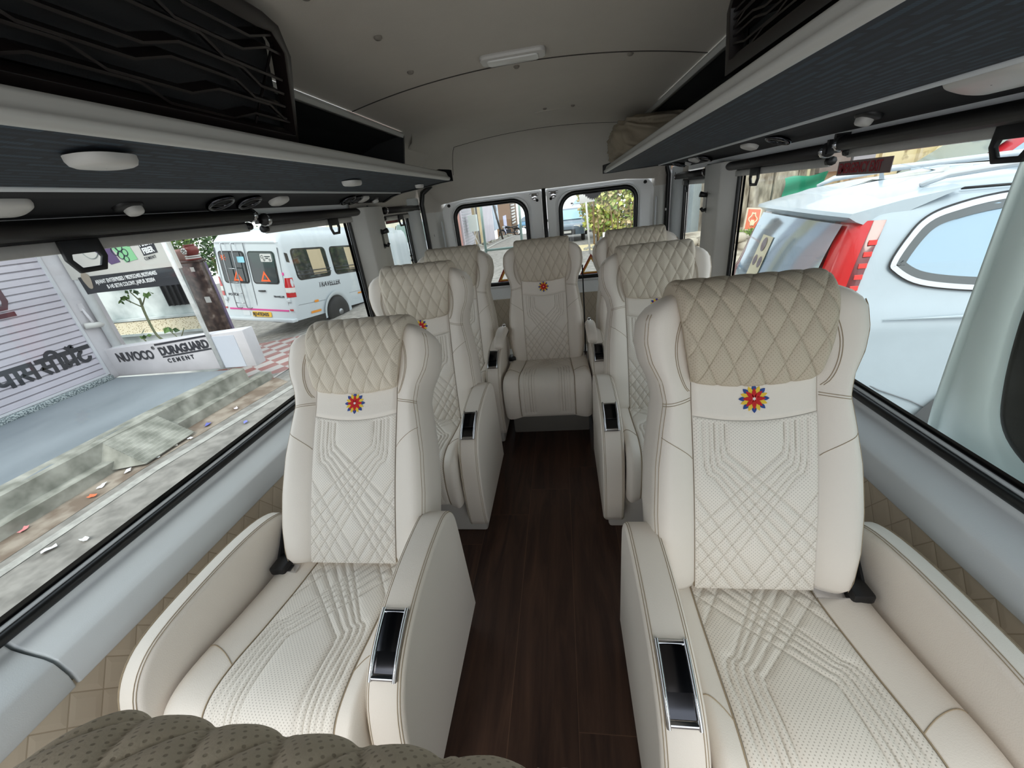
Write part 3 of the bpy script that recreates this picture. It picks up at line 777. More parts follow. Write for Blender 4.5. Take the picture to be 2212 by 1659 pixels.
mb.tube([(XM+.60*t, 3.19, roof_z(XM+.60*t)-.0008) for t in np.linspace(-1, 1, 40)]+[(XM+.60+.06*t, 3.19+.10*t, 1.78-.16*t*t) for t in np.linspace(.1, 1, 8)], .0020, 6)
mb.tube([(XM-.60-.06*t, 3.19+.10*t, 1.78-.16*t*t) for t in np.linspace(1, .1, 8)]+[(XM-.60, 3.19, roof_z(XM-.6)-.001)], .0020, 6)
mb.build('panel_joint', mat('dark_gap', (62, 58, 54), .9), CE)
BUTT = mat('grey_fixing_button', (128, 122, 114), .8)
def plug(x, y):
    mb = MB(); z = roof_z(x); mb.lathe([(.004, .004), (.011, .003), (.011, -.003), (.007, -.007)], 12, (x, y, z)); mb.build('fixing_button', BUTT, CE)
for x, y in ((-.48, .99), (-.44, 1.25), (-.46, 1.55), (-.125, 1.735), (.27, 1.74), (.30, 1.05), (-.05, 2.55), (.10, 2.55)): plug(x, y)
cl = empty('ceiling_lamp', (-.125, 1.60, roof_z(-.125)-.001), (0, 0, 0), 'white oblong dome lamp switched off in the middle of the ceiling', 'lamp')
mb = MB(); mb.prism(rrect(-.108, -.042, .108, .042, .022), 'z', -.014, .004); mb.build('housing', LAMPP, cl, bevel=.008)
mb = MB(); mb.prism(rrect(-.084, -.028, .084, .028, .012), 'z', -.019, -.01); mb.build('diffuser', mat('lamp_lens', (216, 216, 212), .3), cl, bevel=.004)
mb = MB(); mb.prism(rrect(-.09, -.012, .05, .012, .010), 'z', -.002, .004); o = mb.build('blank_cover', HEADL, CE, bevel=.002, loc=(-.02, 2.62, roof_z(-.02)))
mb = MB(); mb.prism(rrect(-.09, -.015, .09, .015, .006), 'z', -.003, .004); o = mb.build('blank_cover', HEADL, CE, bevel=.002, loc=(-.10, 3.22, roof_z(-.1)-.004)); 

# ------------------------------------------------------------------ luggage racks
def rack_fabric():
    m = bpy.data.materials.new('navy_dash_fabric'); m.use_nodes = True; n = m.node_tree; b = n.nodes['Principled BSDF']
    t = n.nodes.new('ShaderNodeTexCoord'); mp = n.nodes.new('ShaderNodeMapping'); mp.inputs['Rotation'].default_value = (0, 0, radians(90))
    n.links.new(t.outputs['Object'], mp.inputs[0])
    k = n.nodes.new('ShaderNodeTexBrick'); k.inputs['Scale'].default_value = 1.0; k.inputs['Brick Width'].default_value = .085; k.inputs['Row Height'].default_value = .022
    k.inputs['Mortar Size'].default_value = .006; k.inputs['Color1'].default_value = lin((50, 70, 84))+(1,); k.inputs['Color2'].default_value = lin((26, 33, 44))+(1,); k.inputs['Mortar'].default_value = lin((24, 30, 40))+(1,)
    k.inputs['Bias'].default_value = -.1; k.offset = .37
    n.links.new(mp.outputs[0], k.inputs['Vector'])
    w = n.nodes.new('ShaderNodeTexWave'); w.bands_direction = 'Y'; w.inputs['Scale'].default_value = 60; n.links.new(t.outputs['Object'], w.inputs['Vector'])
    mx = n.nodes.new('ShaderNodeMix'); mx.data_type = 'RGBA'; mx.inputs[7].default_value = lin((26, 32, 42))+(1,)
    n.links.new(k.outputs[0], mx.inputs[6]); q = n.nodes.new('ShaderNodeMath'); q.operation = 'MULTIPLY'; q.inputs[1].default_value = .6; n.links.new(w.outputs['Fac'], q.inputs[0]); n.links.new(q.outputs[0], mx.inputs[0])
    n.links.new(mx.outputs[2], b.inputs['Base Color']); b.inputs['Roughness'].default_value = .8
    return m
RFAB = rack_fabric()
RAILM = mat('pale_grey_rail', (186, 186, 182), .45)
LINER = mat('dark_recess_lining', (30, 31, 33), .7, bump=.2, bscale=300)
def rack(side, nm, rail, yend, label, strip, slant=0.):
    """rail: (x0,z0 near y=.5) (x1,z1 at yend) lower lip"""
    X = mx_(side); (xa, za), (xb, zb) = rail
    root = empty('luggage_rack', (0, 0, 0), (0, 0, 0), label, 'luggage rack', 'overhead luggage racks')
    def rx(y): t = (y-.5)/(yend-.5); return xa+(xb-xa)*t
    def rz(y): t = (y-.5)/(yend-.5); return za+(zb-za)*t
    prof = [(.018, .004), (.0, .004), (-.006, .012), (-.004, .019), (.004, .024), (.008, .031), (.012, .043), (.022, .050), (.044, .046), (.046, .012)]   # outward offset, height
    rows = []; ys = [YF, yend-.03, yend]
    for y in ys: rows.append([(rx(y)+side*o, y, rz(y)+h) for o, h in prof])
    mb = MB(); mb.grid(rows, closed_u=True, smooth=False); m = len(prof); mb.f.append(tuple(range(m))); mb.mi.append(0); mb.sm.append(False); mb.f.append(tuple(range(2*m, 3*m))); mb.mi.append(0); mb.sm.append(False)
    mb.build('rail', RAILM, root, bevel=.003)
    # underside: patterned fabric, thin grey strip, black lamp panel
    sx0, sz0 = strip
    mb = MB(); P = []
    for t in np.linspace(0, 1, 20): y = YF+(yend-YF)*t; P.append([(rx(y)+side*.012, y, rz(y)+.004), (rx(y)+side*.06, y+slant*.1*t, rz(y)+.002), ((rx(y)+sx0)/2, y+slant*.4*t, (rz(y)+sz0)/2+.002), (sx0, y+slant*.75*t, sz0)])
    P = np.array(P); top = P.copy(); top[..., 2] += .02
    mb.grid(P); mb.grid(top); mb.build('fabric_underside', RFAB, root)
    mb = MB(); mb.tube([(sx0+side*.004, y, sz0-.001) for y in (YF, yend+slant*.75)], .007, 6); mb.build('edge_strip', GREYP, root)
    ox, oz = X(1.035), 1.484
    mb = MB(); P = [[(sx0+side*.006, y+slant*.75*q, sz0), ((sx0*.55+ox*.45), y+slant*.88*q, sz0*.55+oz*.45+.006), (ox, y+slant*q, oz), (X(1.085), y+slant*q, oz-.004), (X(1.085), y+slant*q, oz+.05)] for y, q in ((YF, 0), (yend-.10, .9), (yend+.03, 1))]
    mb.grid(P, smooth=False); mb.build('lamp_panel', BLACKF, root)
    # recess above: back panel and upper rail
    mb = MB(); P = [[(sx0-side*.02, y, sz0+.022), (X(.985), y, sz0+.03), (X(1.0), y, 1.60), (X(.94), y, 1.69), (X(.80), y, 1.742), (X(.655), y, 1.768)] for y in (YF, yend-.10 if side < 0 else yend)]
    mb.grid(P, smooth=False); mb.build('recess_lining', LINER, root)
    mb = MB(); ye = yend-.12 if side < 0 else yend
    mb.prism([(X(.655), 1.752), (X(.648), 1.766), (X(.655), 1.778), (X(.672), 1.774), (X(.678), 1.756)], 'y', YF, ye); mb.build('upper_rail', RAILM, root, bevel=.002)
    mb = MB(); mb.prism([(X(.655), 1.765), (X(.80), 1.742), (X(.94), 1.69), (X(1.0), 1.60), (X(.985), sz0+.03), (X(.70), sz0+.03)], 'y', ye+.0, ye+.02); mb.build('recess_end', LINER, root)
    mb = MB()                                                    # black moulded end cap
    lo = [(rx(yend)+side*(-.010), yend, rz(yend)), (rx(yend)+side*.06, yend+slant*.1, rz(yend)-.002), ((rx(yend)+sx0)/2, yend+slant*.4, (rz(yend)+sz0)/2-.003), (sx0, yend+slant*.75, sz0-.006), ((sx0*.55+ox*.45), yend+slant*.88, sz0*.55+oz*.45), (ox, yend+slant+.03, oz-.004)]
    hi = [.056, .070, .066, .06, .06, .05]
    rows = [[(x, y-.004, z) for x, y, z in lo], [(x, y+.034, z) for x, y, z in lo], [(x, y+.034, z+h) for (x, y, z), h in zip(lo, hi)], [(x, y-.004, z+h) for (x, y, z), h in zip(lo, hi)], [(x, y-.004, z) for x, y, z in lo]]
    mb.grid(rows, smooth=False); mb.build('end_cap', BLACKP, root)
    return root, rx, rz, (sx0, sz0), (ox, oz)
RL = rack(-1, 'left', ((-.610, 1.537), (-.602, 1.535)), 2.42, 'long left luggage rack over the street-side windows, dark underside and pale rail', (-.985, 1.522), .30)
RR = rack(1, 'right', ((.332, 1.529), (.338, 1.500)), 3.28, 'long right luggage rack over the windows facing the white car, dark underside and pale rail', (.715, 1.512))
def panel_pt(R, t, y):
    (sx0, sz0), (ox, oz) = R[3], R[4]; return (sx0+(ox-sx0)*t, y, sz0+(oz-sz0)*t+.003*4*t*(1-t))
def under_lamp(R, name, p, n, L, Wd, lab, m=LAMPP, thick=.014):
    """rounded lamp set into the underside; n is the surface's downward normal"""
    n = Vector(n).normalized(); y = Vector((0, 1, 0)); x = y.cross(n).normalized()
    Mx = Matrix(((x.x, y.x, n.x, p[0]), (x.y, y.y, n.y, p[1]), (x.z, y.z, n.z, p[2]), (0, 0, 0, 1)))
    mb = MB(); o = rrect(-Wd/2, -L/2, Wd/2, L/2, min(Wd, L)*.42, 6)
    rows = [[Mx @ Vector((q[0]*s, q[1]*s, h)) for q in o] for s, h in ((1.0, -.002), (1.0, thick*.35), (.93, thick*.8), (.80, thick), (.45, thick*1.08), (.02, thick*1.1))]
    mb.grid(rows, closed_u=True); ob = mb.build(name, m, R[0]); ob['label'] = lab; return ob
ND = (0, 0, -1)
under_lamp(RL, 'reading_lamp', (-.700, .625, 1.530), ND, .085, .075, 'large white oblong lamp')
under_lamp(RL, 'reading_lamp', (-.760, 1.56, 1.528), ND, .085, .055, 'white lamp')
under_lamp(RL, 'reading_lamp', (-.745, 2.30, 1.529), ND, .06, .04, 'white lamp')
NL = Vector((-.045, 0, -.115)).normalized(); NL = Vector((.35, 0, -1))
def lampset(R, side, items):
    for kind, t, y in items:
        p = panel_pt(R, t, y); nn = Vector((-side*.36, 0, -1)).normalized()
        if kind == 'L': under_lamp(R, 'reading_lamp', p, nn, .085, .06, 'white switched-off reading lamp')
        elif kind == 'B': under_lamp(R, 'reading_lamp', p, nn, .17, .085, 'large white oblong lamp')
        elif kind == 'S':
            under_lamp(R, 'spot_bezel', p, nn, .07, .05, 'small black swivel lamp bezel', BLACKP, .008)
            under_lamp(R, 'spot_lens', (p[0]+nn.x*.006, p[1]+.008, p[2]+nn.z*.006), nn, .042, .036, 'pale lens', LAMPP, .016)
        elif kind == 'V':
            mb = MB(); x = Vector((0, 1, 0)).cross(nn); 
            c = [Vector(p)+x*(.038*cos(a))+Vector((0, 1, 0))*(.038*sin(a))+nn*.008 for a in np.linspace(0, 2*pi, 24, endpoint=False)]
            mb.tube(c, .008, 8, closed=True); ring = mb.build('vent_ring', DARKCHROME, R[0])
            mb = MB()
            for q in (-.018, -.006, .006, .018):
                a = [Vector(p)+x*(q)+Vector((0, 1, 0))*s*.034*cos(q*20)+nn*.008 for s in (-1, 1)]
                mb.tube(a, .0035, 6)
            c = [Vector(p)+x*(.036*cos(a))+Vector((0, 1, 0))*(.036*sin(a))+nn*.001 for a in np.linspace(0, 2*pi, 24, endpoint=False)]
            mb.add(c, [tuple(range(24))]); mb.build('vent_fins', BLACKP, ring)
lampset(RL, -1, [('L', .60, .735), ('S', .72, 1.0), ('V', .58, 1.28), ('V', .58, 1.41), ('L', .58, 1.58), ('V', .6, 2.14), ('V', .6, 2.22), ('L', .6, 2.32), ('S', .7, 2.50)])
lampset(RR, 1, [('B', .35, .95), ('S', .58, 1.34), ('V', .55, 1.80), ('L', .55, 2.05), ('V', .55, 2.62), ('L', .5, 2.78), ('S', .6, 2.95), ('V', .55, 3.14)])
# --- dark slatted air vents hung over the racks
VENTM = mat('dark_brown_plastic', (27, 20, 19), .38)
def vent(side, label, y0, y1, base, top, lean):
    """grille panel between (x,z) base and top lines; its free end is y1"""
    v = empty('air_vent_grille', (0, 0, 0), (0, 0, 0), label, 'air vent', 'dark slatted air vents under the ceiling')
    (xb, zb), (xt, zt) = base, top; H = math.hypot(xt-xb, zt-zb); ux = Vector(((xt-xb)/H, 0, (zt-zb)/H)); uy = Vector((0, 1, 0)); un = uy.cross(ux)
    if un.dot(Vector((XM-xb, 0, -.3))) < 0: un = -un
    O = Vector((xb, 0, zb))
    pt = lambda y, h, d: O+uy*y+ux*h+un*d
    def endy(h): return y1+lean*(h/H)
    out = [(y0, 0), (y1, 0), (endy(H*.8), H*.8), (endy(H)-.03, H*.97), (endy(H)-.08, H), (y0, H)]; bw_ = .028
    inn = [(y0, bw_), (y1-bw_*1.1, bw_), (endy(H*.8)-bw_, H*.8), (endy(H)-.05, H*.90), (endy(H)-.09, H-bw_), (y0, H-bw_)]
    mb = MB(); n = len(out)
    for d0, d1 in ((.012, .012),):
        vs = [pt(*p, .012) for p in out]+[pt(*p, .014) for p in inn]+[pt(*p, -.025) for p in out]+[pt(*p, -.02) for p in inn]
        F = []
        for i in range(n):
            j = (i+1) % n; F += [(i, j, n+j, n+i), (i, 2*n+i, 2*n+j, j), (n+i, n+j, 3*n+j, 3*n+i)]
        mb.add(vs, F)
    mb.build('frame', VENTM, v, bevel=.003)
    mb = MB(); vs = [pt(*p, -.03) for p in inn]; mb.add(vs, [tuple(range(n))]); mb.build('back_plate', LINER, v)
    mb = MB(); nl = 7
    for k in range(nl):
        h0 = bw_+(H-2*bw_)*(k+.5)/nl; pts = []
        yy = y0; up = k % 2; seg = []
        ends = endy(h0)-bw_
        s = y0+.10*(k % 3); pts.append((y0, h0))
        cur = h0; dirn = 1 if up else -1; step = .34
        ypos = s
        while ypos < ends-.04:
            pts.append((ypos, cur)); nxt = h0+(dirn*.5)*(H-2*bw_)/nl*.8; pts.append((min(ypos+.06, ends), nxt)); cur = nxt; dirn = -dirn; ypos += step*.62
        pts.append((ends, cur))
        a = [pt(y, h, .006) for y, h in pts]; b_ = [pt(y, h+.003, -.022) for y, h in pts]; c_ = [pt(y, h+.0045, .006) for y, h in pts]
        mb.grid([a, b_], smooth=False); mb.grid([a, c_], smooth=False); mb.grid([c_, b_], smooth=False)
    mb.build('louvre_blades', VENTM, v)
    mb = MB()
    for yv in np.arange(y0+.18, y1-.06, .42): mb.prism([(0, 0), (0, 0)], 'y', 0, 0) if False else None
    for k in range(6):
        yv = endy(H*.5)-.075; h0 = bw_+(H-2*bw_)*(k+.5)/6; mb.box((-.0, -.0, 0), (0, 0, 0)) if False else mb.tube([pt(yv, h0-.03, -.012), pt(yv, h0+.03, -.012)], .003, 5)
    mb.build('vertical_rods', VENTM, v)
    return v
vent(-1, 'dark slatted air vent above the left luggage rack', YF, 1.165, (-.700, 1.600), (-.560, 1.790), -.145)
vent(1, 'dark slatted air vent above the right luggage rack, mostly out of view', YF, 1.335, (.462, 1.632), (.45, 1.795), .0)
# --- cushion bundle on the far end of the right rack
SACK = mat('beige_bundle_cloth', (150, 139, 121), .85, bump=.5, bscale=60)
mb = MB(); N = 40; rows = []
for i in range(N):
    a = pi*i/(N-1); row = []
    for k in range(48):
        b_ = 2*pi*k/48; d = Vector((sin(a)*cos(b_), cos(a), sin(a)*sin(b_)))
        q = Vector([math.copysign(abs(c)**.55, c) for c in d])
        w = .05*sin(9*d.x+3*d.z)*sin(7*d.y+4*d.z)+.035*sin(15*d.z+11*d.x+5*d.y)+.025*sin(23*d.y-17*d.z)-.05*exp(-((d.z+.35*d.x+.05)/.06)**2)
        p = q*(1+w); row.append((.565+p.x*.235, 2.86+p.y*.33, 1.645+p.z*.108))
    rows.append(row)
mb.grid(rows, closed_u=True); o = mb.build('cushion_bundle', SACK); tag(o, 'crumpled beige cushion bundle stuffed into the right luggage rack', 'bundle')
mb = MB(); rows = []
for i in range(24):
    a = pi*i/23; row = []
    for k in range(32):
        b_ = 2*pi*k/32; d = Vector((sin(a)*cos(b_), cos(a), sin(a)*sin(b_))); w = .10*sin(8*d.x+5*d.y)*sin(6*d.z+3)+.05*sin(17*d.z+9*d.y)
        p = d*(1+w); row.append((.395+p.x*.055, 2.98+p.y*.16, 1.580+p.z*.05))
    rows.append(row)
mb.grid(rows, closed_u=True); o = mb.build('cloth_roll', SACK); tag(o, 'small beige folded cloth under the cushion bundle at the rack edge', 'cloth')

# ------------------------------------------------------------------ roller blinds
TUBE = mat('dark_blind_fabric', (30, 27, 27), .5, bump=.1, bscale=500)
BAR = mat('silver_blind_bar', (176, 175, 172), .38, .35, vary=.08, vscale=30)
def blind(side, y0, y1, ztube, zbar, tab, label, tabbig=False, barx=1.052):
    X = mx_(side); r = empty('roller_blind', (X(1.03), y0, ztube), (0, 0, 0), label, 'window blind', 'roller blinds above the side windows')
    x0 = X(1.03)
    mb = MB(); mb.tube([(0, 0, 0), (0, y1-y0, 0)], .021, 16); mb.build('fabric_roll', TUBE, r)
    mb = MB()
    for y in (.012, y1-y0-.012): mb.tube([(0, y-.008, 0), (0, y+.008, 0)], .024, 14)
    mb.build('end_ring', CHROME, r)
    mb = MB()
    for y in (-.006, y1-y0+.006): mb.box((-.012, y-.006, -.012), (side*.03, y+.006, .03))
    mb.build('bracket', BLACKP, r)
    bx = X(barx)-x0; bz = zbar-ztube
    mb = MB(); mb.box((bx-.006, .02, bz-.014), (bx+.006, y1-y0-.02, bz+.014)); mb.build('bottom_bar', BAR, r, bevel=.004)
    mb = MB(); mb.box((bx-.002, .03, bz+.012), (bx+.002, y1-y0-.03, 0)); mb.build('fabric_drop', TUBE, r)
    mb = MB()
    for y in (.02, y1-y0-.02): mb.tube([(bx, y-.012, bz+.004), (bx, y+.012, bz+.004)], .014, 8)
    mb.build('guide_clip', BLACKP, r)
    s = 1.0; ty = tab-y0
    o = [(-.045, .014), (.045, .014), (.047, -.03), (.030, -.062), (-.030, -.062), (-.047, -.03)]; i_ = [(-.030, -.018), (.030, -.018), (.034, -.030), (.022, -.050), (-.022, -.050), (-.034, -.030)]
    fx = bx-side*.010
    mb = MB(); 
    for d in (-.005, .005): pass
    n = 6; vs = [(fx-.005, ty+y*s, bz+z*s) for y, z in o]+[(fx-.005, ty+y*s, bz+z*s) for y, z in i_]+[(fx+.005, ty+y*s, bz+z*s) for y, z in o]+[(fx+.005, ty+y*s, bz+z*s) for y, z in i_]
    F = []
    for k in range(n):
        j = (k+1) % n; F += [(k, j, n+j, n+k), (2*n+k, 3*n+k, 3*n+j, 2*n+j), (k, 2*n+k, 2*n+j, j), (n+k, n+j, 3*n+j, 3*n+k)]
    mb.add(vs, F); mb.build('pull_tab', BLACKP, r, bevel=.002)
    return r
blind(-1, YF, 1.50, 1.457, 1.417, .888, 'roller blind over the front half of the big left window, with black pull tab')
blind(-1, 1.545, 2.52, 1.438, 1.402, 2.08, 'roller blind over the back half of the big left window')
blind(-1, 2.73, 3.42, 1.430, 1.378, 3.03, 'short roller blind over the narrow left window')
blind(1, YF, 1.575, 1.447, 1.418, 1.025, 'roller blind over the front half of the big right window, with black pull tab')
blind(1, 1.62, 2.78, 1.434, 1.396, 2.19, 'roller blind over the back half of the big right window')
blind(1, 2.83, 3.50, 1.424, 1.375, 3.28, 'short roller blind over the narrow right window')
# --- platform under the back row
mb = MB(); mb.box((-.372, 2.185, 0), (.118, 3.05, .222)); o = mb.build('seat_platform', mat('grey_platform_panel', (128, 124, 118), .6), bevel=.008); tag(o, 'grey boxed platform carrying the back row of seats', 'platform')

# ------------------------------------------------------------------ street on the left: shop front
ROAD = two_tone('dusty_asphalt', (112, 108, 102), (146, 141, 134), 7, .36, .66, .9, 12, bump=.15)
CONC = two_tone('stained_concrete', (112, 112, 102), (164, 162, 152), 5.5, .36, .66, .85, 12, bump=.2)
PLATF = two_tone('blue_grey_cement_floor', (104, 112, 117), (132, 139, 144), 1.1, .35, .65, .6, 6, stretch=(1, .35, 1))
GRAN = two_tone('speckled_granite', (84, 96, 100), (176, 184, 184), 60, .44, .56, .5, 4)
WASH = mat('whitewashed_plaster', (196, 192, 195), .8, vary=.14, vscale=2.2, bump=.2, bscale=40)
STAINW = two_tone('stained_white_wall', (150, 160, 160), (214, 220, 218), 1.6, .34, .56, .85, 10)
LETT = mat('charcoal_sign_paint', (48, 48, 54), .6)
MAROON = mat('maroon_sign_paint', (76, 40, 48), .6)
def quad(name, P, m, kind=None, sub=1):
    mb = MB(); mb.add(P, [tuple(range(len(P)))]); o = mb.build(name, m)
    if kind: o['kind'] = kind
    return o
# ground: level by the van, falling away behind it, checkered apron to the left
def gz(x, y):
    z = -.65
    if y > 10: z -= .0016*(y-10)**1.9
    if x < -4.4 and y > 4.9: z -= .105*min((-4.4-x), 4.5)
    return z
P = []
for y in list(np.linspace(-6, 12, 25))+list(np.linspace(13, 90, 24)): P.append([(x, y, gz(x, y)) for x in list(np.linspace(-22, -4.4, 12))+list(np.linspace(-4.0, 26, 12))])
mb = MB(); mb.grid(P); structure(mb.build('road', ROAD))
LINE = mat('worn_white_road_paint', (168, 165, 158), .9, vary=.35, vscale=9)
mb = MB(); mb.add([(-4.30, -2, -.645), (-4.20, -2, -.645), (-4.13, 2.75, -.645), (-3.86, 4.6, -.645), (-3.6, 7.5, -.645), (-3.7, 7.5, -.645), (-3.96, 4.6, -.645), (-4.23, 2.75, -.645)], [(0, 1, 2, 7), (7, 2, 3, 6), (6, 3, 4, 5)])
o = mb.build('road_line', LINE); structure(o)
DIRT = two_tone('brown_roadside_dirt', (112, 96, 82), (150, 138, 124), 5, .4, .6, .95, 8, bump=.3)
mb = MB(); mb.add([(-4.70, -2, -.647), (-4.36, -2, -.647), (-4.34, 2.75, -.647), (-4.10, 4.8, -.647), (-4.45, 5.0, -.647), (-4.68, 3.2, -.647)], [(0, 1, 2, 5), (5, 2, 3, 4)])
structure(mb.build('roadside_dirt', DIRT))
kx = lambda y: -4.66+.035*max(y-2, 0)+.035*max(y-3.2, 0)
mb = MB(); P = []
for y in np.linspace(-2, 5.0, 15):
    j = rng.uniform(-.012, .012); P.append([(kx(y)+j, y, -.66), (kx(y)+j, y, -.545+j), (kx(y)-.14, y, -.535), (kx(y)-.18, y, -.53)])
mb.grid(P, smooth=False); o = mb.build('kerb_strip', CONC); structure(o)
mb = MB(); P = []
for y in np.linspace(-2, 4.72, 24):
    j = rng.uniform(-.015, .015); x = kx(y)-.135; P.append([(x+.02+j, y, -.56), (x+j, y, -.37), (x-.02+j, y, -.352+j*.3), (x-.17, y, -.348)])
mb.grid(P, smooth=False); o = mb.build('kerb_edge', CONC); structure(o)
mb = MB(); mb.box((-6.80, -2, -.70), (-4.82, 4.66, -.352)); o = mb.build('shop_platform', PLATF); structure(o)
mb = MB()                                                        # ribbed ramp down to the road
P = []
for k in range(15):
    t = k/14
    for e in (0, .5): 
        tt = min(t+e/14, 1); h = .006 if e == 0 else -.004
        P.append([(-4.84+.50*tt, y, -.345-.275*tt+h) for y in (2.86-.05*tt, 3.44-.03*tt)])
mb.grid(P, smooth=False); o = mb.build('concrete_ramp', CONC); tag(o, 'ribbed concrete ramp from the shop platform down to the road', 'ramp')
mb = MB(); mb.add([(-4.84, 2.86, -.345), (-4.34, 2.81, -.62), (-4.82, 2.66, -.62), (-4.84, 2.62, -.36)], [(0, 1, 2), (0, 2, 3)]); o = mb.build('ramp_flank', CONC); o.parent = bpy.data.objects['concrete_ramp']
# checkered apron
CHK = bpy.data.materials.new('red_white_checker_tiles'); CHK.use_nodes = True; n = CHK.node_tree; b = n.nodes['Principled BSDF']; t = n.nodes.new('ShaderNodeTexCoord'); mp = n.nodes.new('ShaderNodeMapping'); mp.inputs['Rotation'].default_value = (0, 0, radians(38)); ck = n.nodes.new('ShaderNodeTexChecker')
ck.inputs['Scale'].default_value = 3.4; ck.inputs['Color1'].default_value = lin((138, 66, 58))+(1,); ck.inputs['Color2'].default_value = lin((180, 172, 166))+(1,)
n.links.new(t.outputs['Object'], mp.inputs[0]); n.links.new(mp.outputs[0], ck.inputs[0]); zz = n.nodes.new('ShaderNodeTexNoise'); zz.inputs['Scale'].default_value = 6; mxx = n.nodes.new('ShaderNodeMix'); mxx.data_type = 'RGBA'; mxx.inputs[7].default_value = lin((150, 140, 132))+(1,)
mq = n.nodes.new('ShaderNodeMath'); mq.operation = 'MULTIPLY'; mq.inputs[1].default_value = .55; n.links.new(t.outputs['Object'], zz.inputs[0]); n.links.new(zz.outputs[0], mq.inputs[0]); n.links.new(mq.outputs[0], mxx.inputs[0]); n.links.new(ck.outputs[0], mxx.inputs[6]); n.links.new(mxx.outputs[2], b.inputs['Base Color']); b.inputs['Roughness'].default_value = .6
P = [[(x, y, gz(x, y)+.012) for x in np.linspace(-9.5, -4.45, 12)] for y in np.linspace(4.95, 7.7, 8)]
mb = MB(); mb.grid(P); structure(mb.build('path_tiles', CHK))
# rolling shutter
SHUT = mat('white_shutter_slats', (196, 190, 199), .55, vary=.07, vscale=3)
sh = empty('rolling_shutter', (-6.8, 2.2, -.25), (0, 0, 0), 'closed white rolling shutter with dark painted lettering', 'shutter')
rows = []; zs = 0
while zs < 3.0:
    for dz, dx in ((.0, -.006), (.006, .010), (.066, .012), (.075, -.006)): rows.append([(dx, y, zs+dz) for y in (-4.5, 2.385)])
    zs += .085
mb = MB(); mb.grid(rows, smooth=False); mb.build('slats', SHUT, sh)
mb = MB()                                                         # slat joints
zs = .0
while zs < 3.0: mb.box((-.004, -4.5, zs-.004), (.004, 2.385, zs+.003)); zs += .085
mb.build('slat_joints', mat('grey_shutter_joint', (120, 116, 122), .6), sh)
mb = MB(); mb.box((-.03, 2.385, -.02), (.03, 2.42, 3.0)); mb.box((-.02, -4.5, -.03), (.02, 2.385, .0)); mb.build('guide_rail', mat('pale_shutter_rail', (196, 196, 200), .5), sh)
def stroke(mb, pts, w, O, ux, uy, d=.004, nrm=(1, 0, 0)):
    """thick brush stroke through 2D points on a plane"""
    O, ux, uy, nrm = map(Vector, (O, ux, uy, nrm)); P = [Vector((p[0], p[1])) for p in pts]; L = []; R = []
    for i, p in enumerate(P):
        a = P[max(i-1, 0)]; c = P[min(i+1, len(P)-1)]; t = (c-a).normalized(); nn = Vector((-t.y, t.x))*w/2
        L.append(p+nn); R.append(p-nn)
    to = lambda p, e: O+ux*p.x+uy*p.y+nrm*e
    vs = [to(p, d) for p in L]+[to(p, d) for p in R]+[to(p, 0) for p in L]+[to(p, 0) for p in R]; n = len(P); F = []
    for i in range(n-1): F += [(i, i+1, n+i+1, n+i), (2*n+i, i, i+1, 2*n+i+1) if False else (2*n+i, 2*n+i+1, i+1, i), (n+i, n+i+1, 3*n+i+1, 3*n+i)]
    F += [(0, n, 3*n, 2*n), (n-1, 2*n-1, 4*n-1, 3*n-1)]
    mb.add(vs, F)
def arc(cx, cy, rx, ry, a0, a1, n=12): return [(cx+rx*cos(radians(a0+(a1-a0)*k/n)), cy+ry*sin(radians(a0+(a1-a0)*k/n))) for k in range(n+1)]
mb = MB(); O = (.014, 0, 0); w = .040
def glyph(kind, x):
    """Devanagari letters drawn below a headline at height 1 (units: letter height)"""
    S = []
    if kind == 'pa': S = [[(.62, 1), (.62, 0)], [(.08, .92), (.08, .55)]+arc(.30, .50, .22, .20, 180, 300)+[(.62, .38)]]
    if kind == 'aa': S = [[(.20, 1), (.20, 0)]]
    if kind == 'sa': S = [[(.72, 1), (.72, 0)], [(.28, .95), (.28, .70)]+arc(.14, .66, .14, .14, 10, -120)[::1]+[(.10, .50), (.25, .30), (.45, .05)], [(.26, .52), (.72, .52)]]
    if kind == 'ii': S = [[(.22, 1), (.22, 0)], arc(-.08, 1.0, .30, .36, 0, 180)]
    if kind == 'ma': S = [[(.64, 1), (.64, 0)], [(.16, 1), (.16, .32)], arc(.16, .24, .10, .10, 90, 450), [(.22, .30), (.64, .36)]]
    if kind == 'e': S = [[(.0, 1.02), (-.28, 1.34)]]
    if kind == 'dot': S = [arc(.02, 1.26, .05, .05, 0, 360)]
    if kind == 'ta': S = [[(.30, 1), (.30, .80)]+[(.30, .80)]+arc(.36, .42, .30, .34, 110, 350)]
    return [[(x+px, py) for px, py in s] for s in S]
Hh = .205
def put_glyphs(lst, y0, z0, m_w):
    q = 0
    for kind, x in lst:
        for s in glyph(kind, x): q += 1; stroke(mb, s, m_w/Hh, (.014, y0, z0), (0, Hh, 0), (0, 0, Hh), .003+.0003*q)
def headline(ya, yb, z): mb.box((.014, ya, z-.027), (.0165, yb, z+.027))
base = .240
put_glyphs([('pa', 0), ('aa', .82), ('sa', 1.15)], 1.30, base, .045); headline(1.28, 1.705, base+Hh)
put_glyphs([('sa', 0), ('ii', .95), ('ma', 1.30), ('e', 2.02), ('dot', 2.06), ('ta', 2.15)], 1.745, base, .045); headline(1.73, 2.375, base+Hh)
mb.build('hindi_lettering', LETT, sh)
mb = MB(); stroke(mb, [(0, .36), (.10, .36), (.135, .30), (.135, .12), (.10, .05), (0, .05)], .06, (.014, 1.70, 1.10), (0, 1, 0), (0, 0, 1)); mb.box((.014, .6, 1.035), (.018, 1.86, 1.09)); mb.build('maroon_lettering', MAROON, sh)
